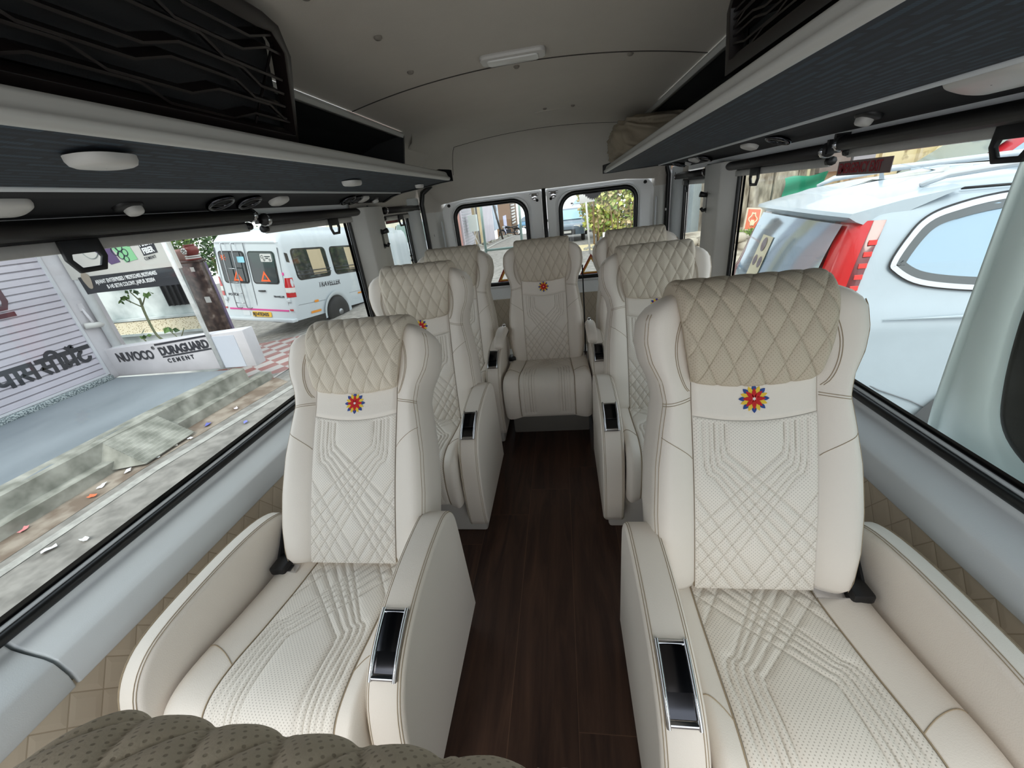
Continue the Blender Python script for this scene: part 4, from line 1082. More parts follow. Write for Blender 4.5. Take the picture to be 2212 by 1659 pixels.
mb = MB(); mb.box((-7.0, -2.4, -.355), (-6.73, 4.62, -.285)); o = mb.build('granite_step', GRAN, bevel=.01); tag(o, 'speckled granite step under the white rolling shutter', 'step')
# pillar, pipe, camera
mb = MB(); mb.box((-7.1, 4.625, -.36), (-6.78, 5.04, 3.0)); o = mb.build('shop_pillar', WASH, bevel=.02); tag(o, 'whitewashed pillar at the end of the rolling shutter', 'pillar')
mb = MB(); mb.tube([(-6.715, 4.86, -.1), (-6.715, 4.86, 2.9)], .055, 14); mb.tube([(-6.715, 4.86, .0), (-6.715, 4.86, .08)], .065, 14); o = mb.build('drain_pipe', mat('pale_grey_pipe', (204, 206, 206), .5, vary=.1)); tag(o, 'pale drain pipe running down the whitewashed pillar', 'pipe')
cc = empty('security_camera', (-6.77, 4.74, .44), (0, 0, 0), 'small white security camera on the whitewashed pillar', 'camera')
mb = MB(); mb.tube([(.0, 0, .25), (.03, 0, .12), (.05, 0, .03)], .018, 8); mb.box((-.01, -.03, .22), (.012, .03, .32)); mb.build('bracket', WASH, cc)
mb = MB(); mb.tube([(.02, -.10, .02), (.06, .10, -.01)], .042, 14); mb.build('body', LAMPP, cc)
mb = MB(); mb.tube([(.06, .10, -.01), (.064, .118, -.014)], .03, 14); mb.build('lens', BLACKP, cc)
# low wall with cement advert
lwall = empty('low_wall', (-6.8, 4.72, -.36), (0, 0, 0), 'low whitewashed wall painted with a cement brand advert', 'wall')
mb = MB(); vs = [(0, 0, 0), (2.38, 0, .02), (2.38, 0, .56), (1.8, 0, .53), (0, 0, .43), (0, .20, 0), (2.38, .20, .02), (2.38, .20, .56), (1.8, .20, .53), (0, .20, .43)]
mb.add(vs, [(0, 1, 2, 3, 4), (9, 8, 7, 6, 5), (0, 5, 6, 1), (1, 6, 7, 2), (2, 7, 8, 3), (3, 8, 9, 4), (4, 9, 5, 0)]); mb.build('plaster', WASH, lwall, bevel=.012)
mb = MB(); mb.box((1.86, -.006, .03), (2.22, .0, .50)); mb.build('grey_panel', mat('pale_grey_sheet', (192, 196, 206), .6), lwall)
tl = .050
def wt(nm, body, x, z, size, M_=LETT, bold=0., sx=1., sp=1., slope=.075, sh=0.):
    return text_mesh(nm, body, size, M_, lwall, frame_M((x, -.004, z), (1, 0, slope), (-slope*.4, 0, 1)), bold, .002, 'LEFT', sx, sh, sp)
wt('brand_lettering', 'NUVOCO', .165, .235, .185, bold=.007, sx=.80, sp=.96, slope=.02)
wt('registered_mark', '®', .825, .38, .07, slope=.02)
wt('bold_lettering', 'DURAGUARD', .93, .285, .165, bold=.008, sx=.86, sp=.95, slope=.085)
wt('spaced_lettering', 'CEMENT', .99, .165, .085, bold=.003, sx=1.0, sp=1.62, slope=.085)
mb = MB()
for z0, z1, xa, xb in ((.435, .462, .90, 1.80), (.245, .268, .94, 1.80)):
    mb.add([(xa, -.005, z0), (xb, -.005, z0+.076), (xb, -.005, z1+.076), (xa, -.005, z1)], [(0, 1, 2, 3)])
mb.build('painted_bars', LETT, lwall)
mb = MB(); mb.tube([(-4.95, 4.70, -.33), (-4.98, 4.70, 2.2)], .027, 10); o = mb.build('sign_pole', mat('chipped_white_pole', (216, 216, 214), .5, vary=.2, vscale=14)); tag(o, 'white pole holding the cement banner beside the low wall', 'pole')
# banner
bn = empty('banner_board', (-6.62, 4.80, .875), (0, radians(0), 0), 'pale cement banner with a black address strip and graphics', 'banner')
BANP = mat('pale_banner_vinyl', (190, 188, 182), .5); bs = .025
mb = MB(); mb.box((-.12, 0, .20), (1.62, .03, 1.7)); mb.build('sheet', BANP, bn)
mb = MB(); mb.add([(0, -.004, -.01), (1.53, -.004, .075), (1.50, -.004, .232), (-.01, -.004, .222)], [(0, 1, 2, 3)]); mb.box((0, -.003, .0), (1.5, .02, .225)); mb.build('address_strip', mat('black_banner_print', (44, 46, 50), .5), bn)
WT = mat('white_sign_print', (226, 226, 226), .5)
def bt(nm, body, x, z, size, m=WT, sx=1., bold=.0008, sp=1., slope=.04, par=bn): return text_mesh(nm, body, size, m, par, frame_M((x, -.008, z), (1, 0, slope), (-.01, 0, 1)), bold, .001, 'LEFT', sx, 0, sp)
bt('address_lettering', 'AJVANT ENTERPRISES / 9829552405,9829340405', .235, .115, .074, sx=.66, bold=.0014)
bt('address_lettering', 'B-145 SETHI COLONY, JAIPUR 302004', .385, .042, .072, sx=.66, bold=.0014)
mb = MB(); pts = [(.12+.075*cos(a)*(.9+.12*sin(3*a)), -.007, .175+.115*sin(a)) for a in np.linspace(0, 2*pi, 20, endpoint=False)]; mb.add(pts, [tuple(range(20))]); mb.build('oval_badge', mat('taupe_badge', (150, 140, 126), .6), bn)
GRN = mat('green_print', (132, 190, 142), .5); PUR = mat('purple_print', (92, 74, 110), .5); BLK = mat('dark_print', (40, 44, 60), .5)
mb = MB(); mb.add([(.66, -.004, .70), (.86, -.004, .345), (1.06, -.004, .37), (.98, -.004, .80)], [(0, 1, 2, 3)]); mb.build('green_graphic', GRN, bn)
mb = MB(); mb.add([(.40, -.003, .62), (.62, -.003, .34), (.78, -.003, .36), (.70, -.003, .72)], [(0, 1, 2, 3)]); mb.build('purple_graphic', PUR, bn)
mb = MB()
for (x, z, r) in ((.78, .50, .05), (.86, .55, .055), (.84, .44, .045), (.92, .47, .04), (.90, .39, .035), (.78, .61, .05)):
    mb.tube([(x+r*cos(a), -.006, z+r*1.05*sin(a)) for a in np.linspace(0, 2*pi, 18, endpoint=False)], .005, 5, closed=True)
mb.build('ring_graphic', BLK, bn)
mb = MB(); mb.tube([(.40+.14*cos(a), -.006, .60+.16*sin(a)) for a in np.linspace(pi*1.15, pi*1.95, 18)], .005, 5); mb.build('arc_graphic', mat('grey_print', (140, 146, 144), .5), bn)
bt('slogan_lettering', 'Shaping a new world', .20, .565, .052, BLK, sx=.8)
mb = MB(); mb.add([(1.17, -.004, .40), (1.40, -.004, .425), (1.40, -.004, .64), (1.17, -.004, .615)], [(0, 1, 2, 3)]); mb.build('name_box', LETT, bn)
bt('name_lettering', 'MICRO', 1.185, .515, .095, sx=.72, bold=.004, slope=.10); bt('name_lettering', 'FIBER', 1.195, .425, .095, sx=.76, bold=.004, slope=.10)
bt('name_lettering', 'CEMENT', 1.165, .345, .052, LETT, sx=.75, sp=1.35, slope=.10, bold=.001)
# stained wall behind with tile band, dark gate bars, plant
o = quad('wall_yard', [(-9.2, 6.05, -.9), (-6.12, 6.05, -.9), (-6.12, 6.05, 1.02), (-9.2, 6.05, 1.02)], STAINW); structure(o)
TILEB = two_tone('leaf_pattern_tiles', (62, 56, 50), (208, 192, 152), 24, .16, .30, .6, kind='voronoi', stretch=(1, 1, 2.2), c3=(226, 216, 190))
mb = MB(); mb.box((-8.15, 5.98, -.03), (-6.34, 6.04, .19)); o = mb.build('tile_band', TILEB); tag(o, 'cream and black leaf pattern tile band on the stained yard wall', 'tiles')
mb = MB()
for z in (.225, -.05): mb.box((-8.2, 5.96, z-.02), (-6.34, 6.04, z+.02))
mb.build('ledge', STAINW, o)
DKG = mat('dark_gate_metal', (44, 46, 52), .5); g = empty('window_grille', (-6.62, 6.0, .40), (0, 0, 0), 'dark barred window at the end of the stained wall', 'grille')
mb = MB(); mb.box((-.20, .02, 0), (.28, .05, .75)); mb.build('opening', mat('very_dark_opening', (30, 31, 34), .7), g)
mb = MB()
for x in np.linspace(-.17, .25, 5): mb.tube([(x, 0, 0), (x, 0, .75)], .014, 6)
mb.build('bars', DKG, g)
def foliage(name, centers, n, size, mats, parent=None, spread=None, seed=1, up=.3, aspect=.4):
    """leaf blades scattered in ellipsoids; centers: (x,y,z,rx,ry,rz)"""
    r = np.random.default_rng(seed); mb = MB(); nm = len(mats)
    for k in range(n):
        c = centers[r.integers(len(centers))]; d = r.normal(size=3); d /= np.linalg.norm(d); q = r.uniform(.35, 1)**.5
        p = Vector((c[0]+d[0]*c[3]*q, c[1]+d[1]*c[4]*q, c[2]+d[2]*c[5]*q)); s = size*r.uniform(.6, 1.4)
        a = Vector(r.normal(size=3)+np.array([0, 0, -up])).normalized(); b_ = a.cross(Vector(r.normal(size=3))).normalized()*s*aspect; a *= s
        cz = a.cross(b_).normalized()*s*.12
        mb.add([p, p+a*.45+b_+cz, p+a, p+a*.45-b_+cz], [(0, 1, 2, 3)], int(r.integers(nm)))
    o = mb.build(name, mats); o.parent = parent; return o
def leafm(name, c): 
    m = mat(name, c, .55); m.node_tree.nodes['Principled BSDF'].inputs['Subsurface Weight'].default_value = 0; return m
LG = [leafm('leaf_green_mid', (92, 124, 62)), leafm('leaf_green_dark', (58, 84, 46)), leafm('leaf_green_light', (142, 168, 84))]
LY = [leafm('leaf_yellow_green', (214, 220, 122)), leafm('leaf_green_mid_b', (150, 178, 92)), leafm('leaf_olive', (186, 184, 120)), leafm('dry_twig_tan', (204, 184, 142))]
STEM = mat('green_brown_stem', (108, 112, 84), .8); BARK = mat('pale_bark', (140, 118, 92), .9, vary=.2, vscale=20)
pl = empty('young_plant', (-6.15, 5.15, -.30), (0, 0, 0), 'young plant with few leaves growing behind the low wall', 'plant')
mb = MB(); mb.tube(smooth_path([(.10, 0, 0), (.02, 0, .25), (-.15, 0, .42), (-.16, 0, .75), (-.12, 0, 1.0)], 5), .016, 8); mb.tube(smooth_path([(-.10, 0, .0), (-.30, 0, .18), (-.42, 0, .38)], 5), .010, 6)
for a, b_, c_ in ((-.14, .92, -.40), (-.13, .95, .02), (-.12, 1.0, -.22)): mb.tube([(a, 0, b_-.06), (c_, 0, b_+.10)], .008, 6)
mb.tube([(.30, 0, 0), (.22, 0, .32), (.12, 0, .46)], .007, 6); mb.tube([(.22, 0, .32), (.38, 0, .50)], .007, 6); mb.build('stem', STEM, pl)
foliage('leaves', [(-.38, 0, 1.02, .07, .05, .05), (.05, 0, 1.05, .08, .05, .05), (-.22, 0, 1.1, .08, .05, .06), (-.42, 0, .42, .07, .05, .05), (.13, 0, .50, .08, .05, .05)], 26, .085, [LG[0], LG[1]], pl, seed=4)
# marble gate pillar with pot, purple gate
MARB = two_tone('dark_brown_marble', (50, 36, 34), (88, 70, 64), 9, .42, .60, .25, 10, c3=(150, 136, 126))
gp = empty('gate_pillar', (-6.12, 6.0, -.80), (0, radians(2), 0), 'dark brown marble gate pillar topped by a round finial', 'pillar')
mb = MB(); mb.box((-.185, 0, 0), (.185, .10, 1.86)); mb.build('shaft', MARB, gp, bevel=.008)
mb = MB(); mb.box((-.20, -.02, 1.86), (.20, .14, 1.90)); mb.build('cap', MARB, gp, bevel=.006)
mb = MB(); mb.box((.02, -.006, 1.20), (.12, 0, 1.30)); mb.box((-.02, -.006, 1.72), (.05, 0, 1.79)); mb.build('switch_plate', LAMPP, gp)
mb = MB(); mb.lathe([(.11, 1.90), (.11, 1.92), (.075, 1.945), (.065, 1.965), (.095, 1.99), (.115, 2.04), (.105, 2.09), (.075, 2.115), (.085, 2.125), (.085, 2.135)], 20, (.06, .06, 0)); mb.build('finial', mat('maroon_glazed_pot', (112, 44, 40), .35), gp)
mb = MB()
for k in range(6): a = k*pi/3; mb.lathe([(.022, 0), (.022, .012)], 10, (.06+.03*cos(a), -.075, 2.045+.03*sin(a)), 'y')
mb.build('flower_ornament', LAMPP, gp)
mb = MB()
for z in (1.945, 1.975): mb.tube([(.06+.095*cos(a), .06+.10*sin(a), z-.015) for a in np.linspace(0, 2*pi, 20, endpoint=False)], .012, 6, closed=True)
mb.build('white_ring', LAMPP, gp)
mb = MB(); PURG = mat('faded_purple_gate_paint', (108, 96, 122), .6); mb.box((-6.92, 6.70, -.80), (-6.46, 6.75, 1.0))
for x in np.linspace(-6.87, -6.51, 5): mb.box((x-.012, 6.68, -.80), (x+.012, 6.70, 1.02))
o = mb.build('metal_gate', PURG); tag(o, 'faded purple metal gate beside the marble pillar', 'gate')
pt_ = empty('potted_shrub', (-6.36, 6.22, 1.0), (0, 0, 0), 'green shrub in a pale pink pot beside the marble pillar top', 'plant')
mb = MB(); mb.lathe([(.11, 0), (.15, .22), (.165, .24), (.165, .28)], 18); mb.build('pot', mat('pink_terracotta', (192, 150, 142), .8), pt_)
foliage('foliage', [(0, 0, .48, .38, .25, .24), (-.3, 0, .55, .25, .2, .22)], 520, .07, LG, pt_, seed=8)
tr = empty('yard_tree', (-11.2, 12.0, -1.2), (0, 0, 0), 'dense dark green tree behind the gate and the white van', 'tree')
mb = MB(); mb.tube([(0, 0, 0), (.05, 0, 1.0), (0, 0, 2.0)], [.09, .07, .05], 8); mb.build('trunk', BARK, tr)
foliage('foliage', [(.2, 0, 2.6, 1.9, .9, 1.2), (-.6, .2, 2.9, 1.6, .8, 1.2), (.6, .3, 2.0, 1.2, .7, .9)], 6000, .085, [LG[0], LG[1], LG[1]], tr, seed=9)
# litter on the verge
lit = [((-4.42, 2.35), (214, 110, 70), .04), ((-4.50, 2.50), (214, 214, 216), .05), ((-4.46, 2.72), (220, 220, 222), .045), ((-4.36, 2.95), (216, 216, 214), .04), ((-4.30, 3.30), (216, 216, 220), .035), ((-4.35, 3.60), (96, 100, 170), .05), ((-4.6, 1.95), (210, 130, 130), .04), ((-4.05, 1.75), (222, 222, 222), .05), ((-3.85, 1.85), (222, 222, 222), .04), ((-3.85, 3.62), (120, 124, 190), .04), ((-4.3, 4.0), (222, 210, 214), .04), ((-4.38, 3.15), (206, 200, 190), .05)]
names = ['orange', 'white', 'white', 'white', 'white', 'blue', 'pink', 'white', 'white', 'blue', 'white', 'tan']
for k, ((x, y), c, s) in enumerate(lit):
    mb = MB(); a = rng.uniform(0, 6.28); rows = [[(s*(i-1.5)*.6, s*(j-1)*.5, .006+rng.uniform(0, .016)) for j in range(3)] for i in range(4)]
    mb.grid(rows, smooth=False); o = mb.build('paper_scrap', mat('litter_%s_%d' % (names[k], k), c, .8), loc=(x, y, -.645), rot=(0, 0, a)); tag(o, 'small %s paper scrap littering the road verge' % names[k], 'litter', 'paper scraps on the verge, %s' % names[k])

# ------------------------------------------------------------------ white minibus parked on the tiled apron
CARW = mat('white_vehicle_paint', (190, 197, 200), .3, coat=.3)
TYRE = mat('tyre_rubber', (30, 30, 31), .85); RIM = mat('wheel_steel', (150, 152, 154), .3, .8)
REDL = mat('red_lamp_lens', (176, 26, 30), .2, coat=.5); CLRL = mat('clear_lamp_lens', (206, 204, 200), .2); AMB = mat('amber_reflector', (224, 142, 40), .35)
PLATE = mat('yellow_number_plate', (226, 178, 48), .5); PINK = mat('magenta_tape', (206, 66, 140), .5)
ORNG = mat('orange_reflective', (232, 96, 40), .5); STEELB = mat('bright_tube_steel', (176, 178, 180), .25, .9)
CURT = mat('beige_curtain', (186, 170, 138), .9)
K = 1.05
mv = empty('white_minibus', (-7.03, 8.09, -.862), (radians(-5.1), radians(4.9), radians(-7.5)), 'white minibus seen from behind, parked on red and white checkered tiles', 'minibus')
mv.scale = (K, K, K)
def side_x(z): return np.interp(z, [.40, .9, 1.2, 1.9, 2.02, 2.16, 2.22], [.93, .95, .95, .86, .83, .78, .70])
zs = [.40, .46, .62, .75, .9, 1.05, 1.2, 1.4, 1.6, 1.8, 1.92, 2.02, 2.10, 2.17, 2.21, 2.235]
rows = []
for z in zs:
    w = side_x(z); y0 = -.02 if z < .7 else 0.0+max(0, z-1.2)*.02; r = .10; L = 5.4
    if z > 2.02: w -= .0; y0 += (z-2.02)*.8
    pts = [(-w, L), (-w, 4), (-w, 2.5), (-w, 1.0), (-w, y0+r)]+[(-w+r-r*cos(a), y0+r-r*sin(a)) for a in np.linspace(0.2, pi/2, 5)]+[(x, y0) for x in np.linspace(-w+r, w-r, 9)[1:-1]]+[(w-r+r*sin(a), y0+r-r*cos(a)) for a in np.linspace(0, pi/2-.2, 5)]+[(w, y0+r), (w, 1.0), (w, 2.5), (w, 4), (w, L)]
    rows.append([(x, y, z) for x, y in pts])
mb = MB(); mb.grid(rows); n = len(rows[0]); k = (len(rows)-1)*n; mb.f.append(tuple(range(k, k+n))); mb.mi.append(0); mb.sm.append(False)
mb.f.append(tuple(range(n))); mb.mi.append(0); mb.sm.append(False)
rows = [[(x*s, y0+dy, z) for x in np.linspace(-.70, .70, 9)] for s, y0, dy, z in ((1, .25, 0, 2.235), (1, .25, .0, 2.27), (.95, .30, .02, 2.30), (.95, 5.0, 0, 2.30))]
mb.grid(rows); 
for sg in (-1, 1): mb.grid([[(sg*.70, .25, 2.235), (sg*.665, .32, 2.30)], [(sg*.70, 5.0, 2.235), (sg*.665, 5.0, 2.30)]])
mb.build('body', CARW, mv, autos=radians(35))
def van_face(name, poly, y, m, par=mv, th=.004): 
    mb = MB(); mb.prism([(x, z) for x, z in poly], 'y', y-th, y+.01); return mb.build(name, m, par)
for nm, xa, xb in (('rear_window', -.72, -.06), ('rear_window', .04, .70)):
    w = van_face(nm, rrect(xa, 1.17, xb, 1.83, .07, 5), -.004, RUBBER); mb = MB(); mb.prism(rrect(xa+.025, 1.195, xb-.025, 1.805, .06, 5), 'y', -.014, -.006); mb.build('glass', DARKGLASS, w)
    c = (xa+xb)/2+(.05 if xa < 0 else .0); tri = [(c-.125, 1.22), (c+.125, 1.22), (c, 1.44)]; ti = [(c-.062, 1.258), (c+.062, 1.258), (c, 1.365)]
    mb = MB(); v, f = ring_wall(tri, ti, lambda x, z: (x, -.016, z)); mb.add(v, f); mb.build('warning_triangle', ORNG, w)
mb = MB()
for k in range(8): a = k*pi/4; mb.prism([(-.60+.02*cos(a+.9), 1.70+.02*sin(a+.9)), (-.60+.085*cos(a), 1.70+.085*sin(a)), (-.60+.02*cos(a-.9), 1.70+.02*sin(a-.9))], 'y', -.018, -.015)
mb.build('flower_sticker', ORNG, mv)
mb = MB(); mb.prism(rrect(-.24, 1.60, -.06, 1.72, .01, 2), 'y', -.018, -.015); mb.build('blue_sticker', mat('pale_blue_sticker', (140, 200, 214), .5), mv)
mb = MB(); mb.prism(rrect(.36, 1.62, .64, 1.78, .02, 2), 'y', -.018, -.015); s_ = mb.build('white_sticker', LAMPP, mv)
mb = MB()
for (x, z, r) in ((.41, 1.72, .028), (.45, 1.66, .02), (.59, 1.66, .02)): mb.tube([(x+r*cos(a), -.019, z+r*sin(a)) for a in np.linspace(0, 2*pi, 12, endpoint=False)], .006, 4, closed=True)
mb.box((.47, -.020, 1.715), (.61, -.018, 1.735)); mb.box((.49, -.020, 1.68), (.56, -.018, 1.70)); mb.build('sticker_print', LETT, s_)
mb = MB()
for x, z0, z1 in ((-.015, .58, 1.99),): mb.box((x-.006, -.008, z0), (x+.006, .0, z1))
mb.box((-.86, -.006, 1.985), (.86, 0, 1.993)); mb.box((.80, -.004, .60), (.806, .02, 1.90)); mb.box((-.80, -.004, .60), (-.794, .02, 1.90)); mb.build('door_gaps', mat('grey_panel_gap', (110, 114, 118), .7), mv)
mb = MB(); mb.box((-.93, -.12, .38), (.93, .04, .45)); mb.build('bumper', CARW, mv, bevel=.015)
van_face('magenta_stripe', [(-.76, .60), (.80, .60), (.80, .635), (-.76, .635)], -.024, PINK)
van_face('magenta_reflector', rrect(-.875, 1.35, -.835, 1.41, .008, 2), .04, PINK); van_face('magenta_reflector', rrect(.80, 1.35, .84, 1.41, .008, 2), -.002, PINK)
for sg in (-1, 1):
    tlp = empty('tail_lamp', (0, 0, 0)); tlp.parent = mv
    for z0, z1, m in ((.90, 1.0, REDL), (.99, 1.10, CLRL), (1.10, 1.30, REDL)):
        mb = MB(); P = []
        for z in (z0, z1):
            w = side_x(z); wid = .14-.05*max(0, z-1.1)/.2
            P.append([(sg*(w-wid), -.012, z), (sg*(w-.07), -.012, z), (sg*(w-.02), .03, z), (sg*(w+.006), .10, z)])
        mb.grid(P); mb.build('lens', m, tlp)
van_face('red_reflector', [(.84, .62), (.92, .62), (.92, .655), (.84, .655)], -.03, REDL); van_face('red_reflector', [(-.90, .62), (-.82, .62), (-.82, .655), (-.90, .655)], -.03, REDL)
mb = MB(); lad = []
for x in (-.50, -.235): mb.tube(smooth_path([(x, -.01, 1.97), (x, -.06, 1.98), (x, -.09, 1.92), (x, -.09, 1.3), (x+.02, -.09, .72), (x+.05, -.06, .655), (x+.08, -.01, .65)], 4), .012, 8)
for z in (1.48, 1.20, .97, .76): mb.tube([(-.50+max(0, 1.3-z)*.02, -.09, z), (-.235+max(0, 1.3-z)*.02, -.09, z)], .010, 8)
mb.build('rear_ladder', STEELB, mv)
mb = MB(); mb.tube([(.13, -.02, 1.02), (.30, -.025, 1.025)], .016, 8); mb.build('door_handle', BLACKP, mv)
np_ = van_face('number_plate', rrect(-.16, .465, .33, .575, .02, 3), -.035, PLATE)
text_mesh('plate_lettering', 'RJ14TE3435', .105, LETT, np_, frame_M((-.145, -.045, .486), (1, 0, 0), (0, 0, 1)), .002, .002, sx=.80)
van_face('plate_recess', rrect(-.42, .48, -.24, .58, .02, 3), -.024, GREYP)
text_mesh('badge_lettering', 'FORCE', .065, LETT, mv, frame_M((-.72, -.006, .905), (1, 0, 0), (0, 0, 1)), .001, .002, sx=1.35)
text_mesh('badge_lettering', 'TRAVELLER', .055, LETT, mv, frame_M((.46, -.006, .89), (1, 0, 0), (0, 0, 1)), .001, .002, sx=1.0, shear=.25)
mb = MB()
for x, z in ((-.84, .80), (.80, .80)): mb.box((x, -.03, z), (x+.08, .02, z+.07))
mb.build('hinge_cover', CARW, mv, bevel=.006)
# right flank: windows with curtains and guard rails, decal, wheel, reflectors
def sx_at(z): return float(side_x(z))
def flank(name, poly, m, off=.006, par=mv):
    mb = MB(); vs = [(sx_at(z)+off, y, z) for y, z in poly]; mb.add(vs, [tuple(range(len(vs)))]); return mb.build(name, m, par)
for ya, yb in ((.25, 1.34), (1.48, 2.56), (2.68, 3.75)):
    w = flank('side_window', rrect(ya, 1.22, yb, 1.87, .10, 4), RUBBER, .004); flank('glass', rrect(ya+.03, 1.25, yb-.03, 1.84, .08, 4), DARKGLASS, .009, w)
    mb = MB(); P = []
    yc0, yc1 = (ya+.48, ya+.92) if ya < 1 else (ya+.55, ya+.90)
    for z in (1.30, 1.55, 1.83): P.append([(sx_at(z)+.012+.003*sin(40*t*(yc1-yc0)+2), yc0+(yc1-yc0)*t+.06*(1.83-z), z) for t in np.linspace(0, 1, 16)])
    mb.grid(P); mb.build('curtain', CURT, w)
    mb = MB()
    for z in (1.33, 1.40): mb.tube([(sx_at(z)+.035, ya+.02, z), (sx_at(z)+.035, yb-.02, z)], .010, 6)
    mb.build('guard_rail', mat('dark_guard_rail', (58, 60, 62), .4, .5) if 'dark_guard_rail' not in MATS else MATS['dark_guard_rail'], w)
flank('vent_slot', [(.08, 1.62), (.16, 1.60), (.16, 1.78), (.08, 1.80)], RUBBER)
BLU = mat('navy_decal', (46, 62, 88), .4); GRYD = mat('grey_decal', (128, 138, 142), .4)
FM = frame_M((.958, .82, 1.015), (0, 1, -.02), (-.10, 0, 1))
text_mesh('decal_lettering', 'TRAVELLER', .165, LETT, mv, FM, .003, .002, sx=.92, shear=.2)
def decal(name, pts, w, m):
    mb = MB(); stroke(mb, pts, w, (.956, 0, 0), (0, 1, 0), (-.02, 0, 1), .003); mb.build(name, m, mv)
decal('decal_stripe', [(.72, .97), (1.9, .985), (2.05, .90), (3.2, .94)], .028, BLU); decal('decal_stripe', [(.72, .97), (.90, .845), (1.25, .85), (1.25, .93)], .024, BLU); decal('decal_stripe', [(.78, 1.14), (.42, 1.13), (.66, .90), (.86, .89)], .05, GRYD)
decal('decal_stripe', [(1.32, .86), (1.50, .86), (1.62, .93), (1.85, .93)], .022, BLU); decal('decal_stripe', [(2.2, .98), (3.2, 1.01)], .012, GRYD)
for z, m in ((.70, 1), (.985, 0)):
    if m: decal('body_crease', [(.12, z+.02), (.98, z)], .008, MATS['grey_panel_gap']); decal('body_crease', [(1.9, z+.03), (4, z+.05)], .008, MATS['grey_panel_gap'])
decal('body_crease', [(.12, 1.96), (4.5, 1.99)], .010, MATS['grey_panel_gap']) if False else None
flank('amber_reflector', [(.45, .475), (.78, .475), (.78, .525), (.45, .525)], AMB, .012); flank('amber_reflector', [(2.25, .66), (2.5, .66), (2.5, .70), (2.25, .70)], AMB, .012); flank('amber_lamp', rrect(.60, .70, .74, .75, .02, 2), AMB, .014)
mb = MB(); P = [[(.955+(.03 if r > .42 else .0), 1.35+r*cos(a), .36+r*sin(a)) for r in (.40, .44, .50)] for a in np.linspace(-.15, pi+.15, 26)]; mb.grid(P); mb.build('wheel_arch', CARW, mv)
mb = MB(); mb.add([(.954, 1.35+.41*cos(a), .36+.41*sin(a)) for a in np.linspace(0, 2*pi, 26, endpoint=False)], [tuple(range(26))]); mb.build('wheel_well', BLACKP, mv)
def wheel(par, o, R, ax, w=.2, rim=.6, name='wheel'):
    e = empty(name, o); e.parent = par; mb = MB(); mb.lathe([(R*rim, -w/2), (R*.93, -w/2), (R, -w*.35), (R, w*.35), (R*.93, w/2), (R*rim, w/2)], 28, (0, 0, 0), ax); mb.build('tyre', TYRE, e)
    mb = MB(); mb.lathe([(R*rim, w/2-.02), (R*rim*.9, w/2-.01), (R*rim*.75, w/2-.05), (R*.22, w/2-.03), (R*.18, w/2+.02), (.01, w/2+.02)], 20, (0, 0, 0), ax); mb.lathe([(R*rim, -w/2+.02), (R*rim*.9, -w/2+.01), (R*.2, -w/2+.02), (.01, -w/2)], 20, (0, 0, 0), ax)
    for k in range(6): a = k*pi/3; 
    mb.build('rim', RIM, e); return e
wheel(mv, (.935, 1.35, .36), .36, 'x', .2); wheel(mv, (.935, 4.4, .36), .36, 'x', .2); wheel(mv, (-.85, 1.35, .36), .36, 'x', .2); wheel(mv, (-.85, 4.4, .36), .36, 'x', .2)

# ------------------------------------------------------------------ white car parked across, right side
CARB = mat('bluish_white_car_paint', (174, 186, 194), .28, coat=.35, vary=.03, vscale=7)
suv = empty('white_car', (1.425, 2.20, -.52), (0, 0, radians(-7)), 'large white car parked tail-first beside the right windows, red tail lamp', 'car')
Z = [.38, .50, .62, .78, .92, 1.06, 1.14, 1.20, 1.30, 1.42, 1.54, 1.64, 1.70, 1.745, 1.78, 1.80, 1.812]
BB = [.10, .03, .00, .00, .0, .005, .0, .035, .055, .085, .125, .17, .22, .32, .50, .72, .915]
AR = [.03, -.05, -.06, -.06, -.06, -.06, -.05, -.03, .0, .03, .07, .11, .20, .32, .52, .82, 1.1]
rows = []
WID = 1.86
for z, b_, ar in zip(Z, BB, AR):
    rc = .10; h = []
    h += [(4.6, b_), (3.6, b_), (3.0, b_), (2.5, b_), (2.1, b_), (1.7, b_+.002), (ar+rc+.20, b_+.008)]
    for a in np.linspace(0, pi/2, 7): h.append((ar+rc-rc*sin(a), b_+.012+rc-rc*cos(a)))
    h += [(ar-.015, b_+.5), (ar-.03, WID/2)]
    full = h+[(x, WID-y) for x, y in h[-2::-1]]
    rows.append([(x, y, z) for x, y in full])
mb = MB(); mb.grid(rows); n = len(rows[0]); k = (len(rows)-1)*n; mb.f.append(tuple(range(k, k+n))); mb.mi.append(0); mb.sm.append(True)
mb.build('body', CARB, suv, autos=radians(50))
def sb(z): return float(np.interp(z, Z, BB))
def sar(z): return float(np.interp(z, Z, AR))
def cpoly(name, poly, m, off=.004, par=suv, smooth=True):
    mb = MB(); P = [(a, sb(z)-off, z) for a, z in poly]; mb.add(P, [tuple(range(len(P)))]); return mb.build(name, m, par)
qo = smooth_path([(.225, 1.42), (.245, 1.375), (.33, 1.318), (.46, 1.285), (.66, 1.262), (1.0, 1.245), (1.5, 1.24), (1.52, 1.45), (1.5, 1.70), (1.0, 1.705), (.66, 1.69), (.46, 1.655), (.36, 1.615), (.29, 1.54)], 4, closed=True)
cen = (.8, 1.48)
def shrink(P, d):
    out = []
    N = len(P)
    for i in range(N):
        a, b_ = P[i-1], P[(i+1) % N]; tx, tz = b_[0]-a[0], b_[1]-a[1]; q = math.hypot(tx, tz); nx, nz = -tz/q, tx/q
        if (cen[0]-P[i][0])*nx+(cen[1]-P[i][1])*nz < 0: nx, nz = -nx, -nz
        out.append((P[i][0]+nx*d, P[i][1]+nz*d))
    return out
def cring(name, o_, i_, m, off): 
    mb = MB(); v, f = ring_wall(o_, i_, lambda a, z: (a, sb(z)-off, z)); mb.add(v, f, 0, True); return mb.build(name, m, qw)
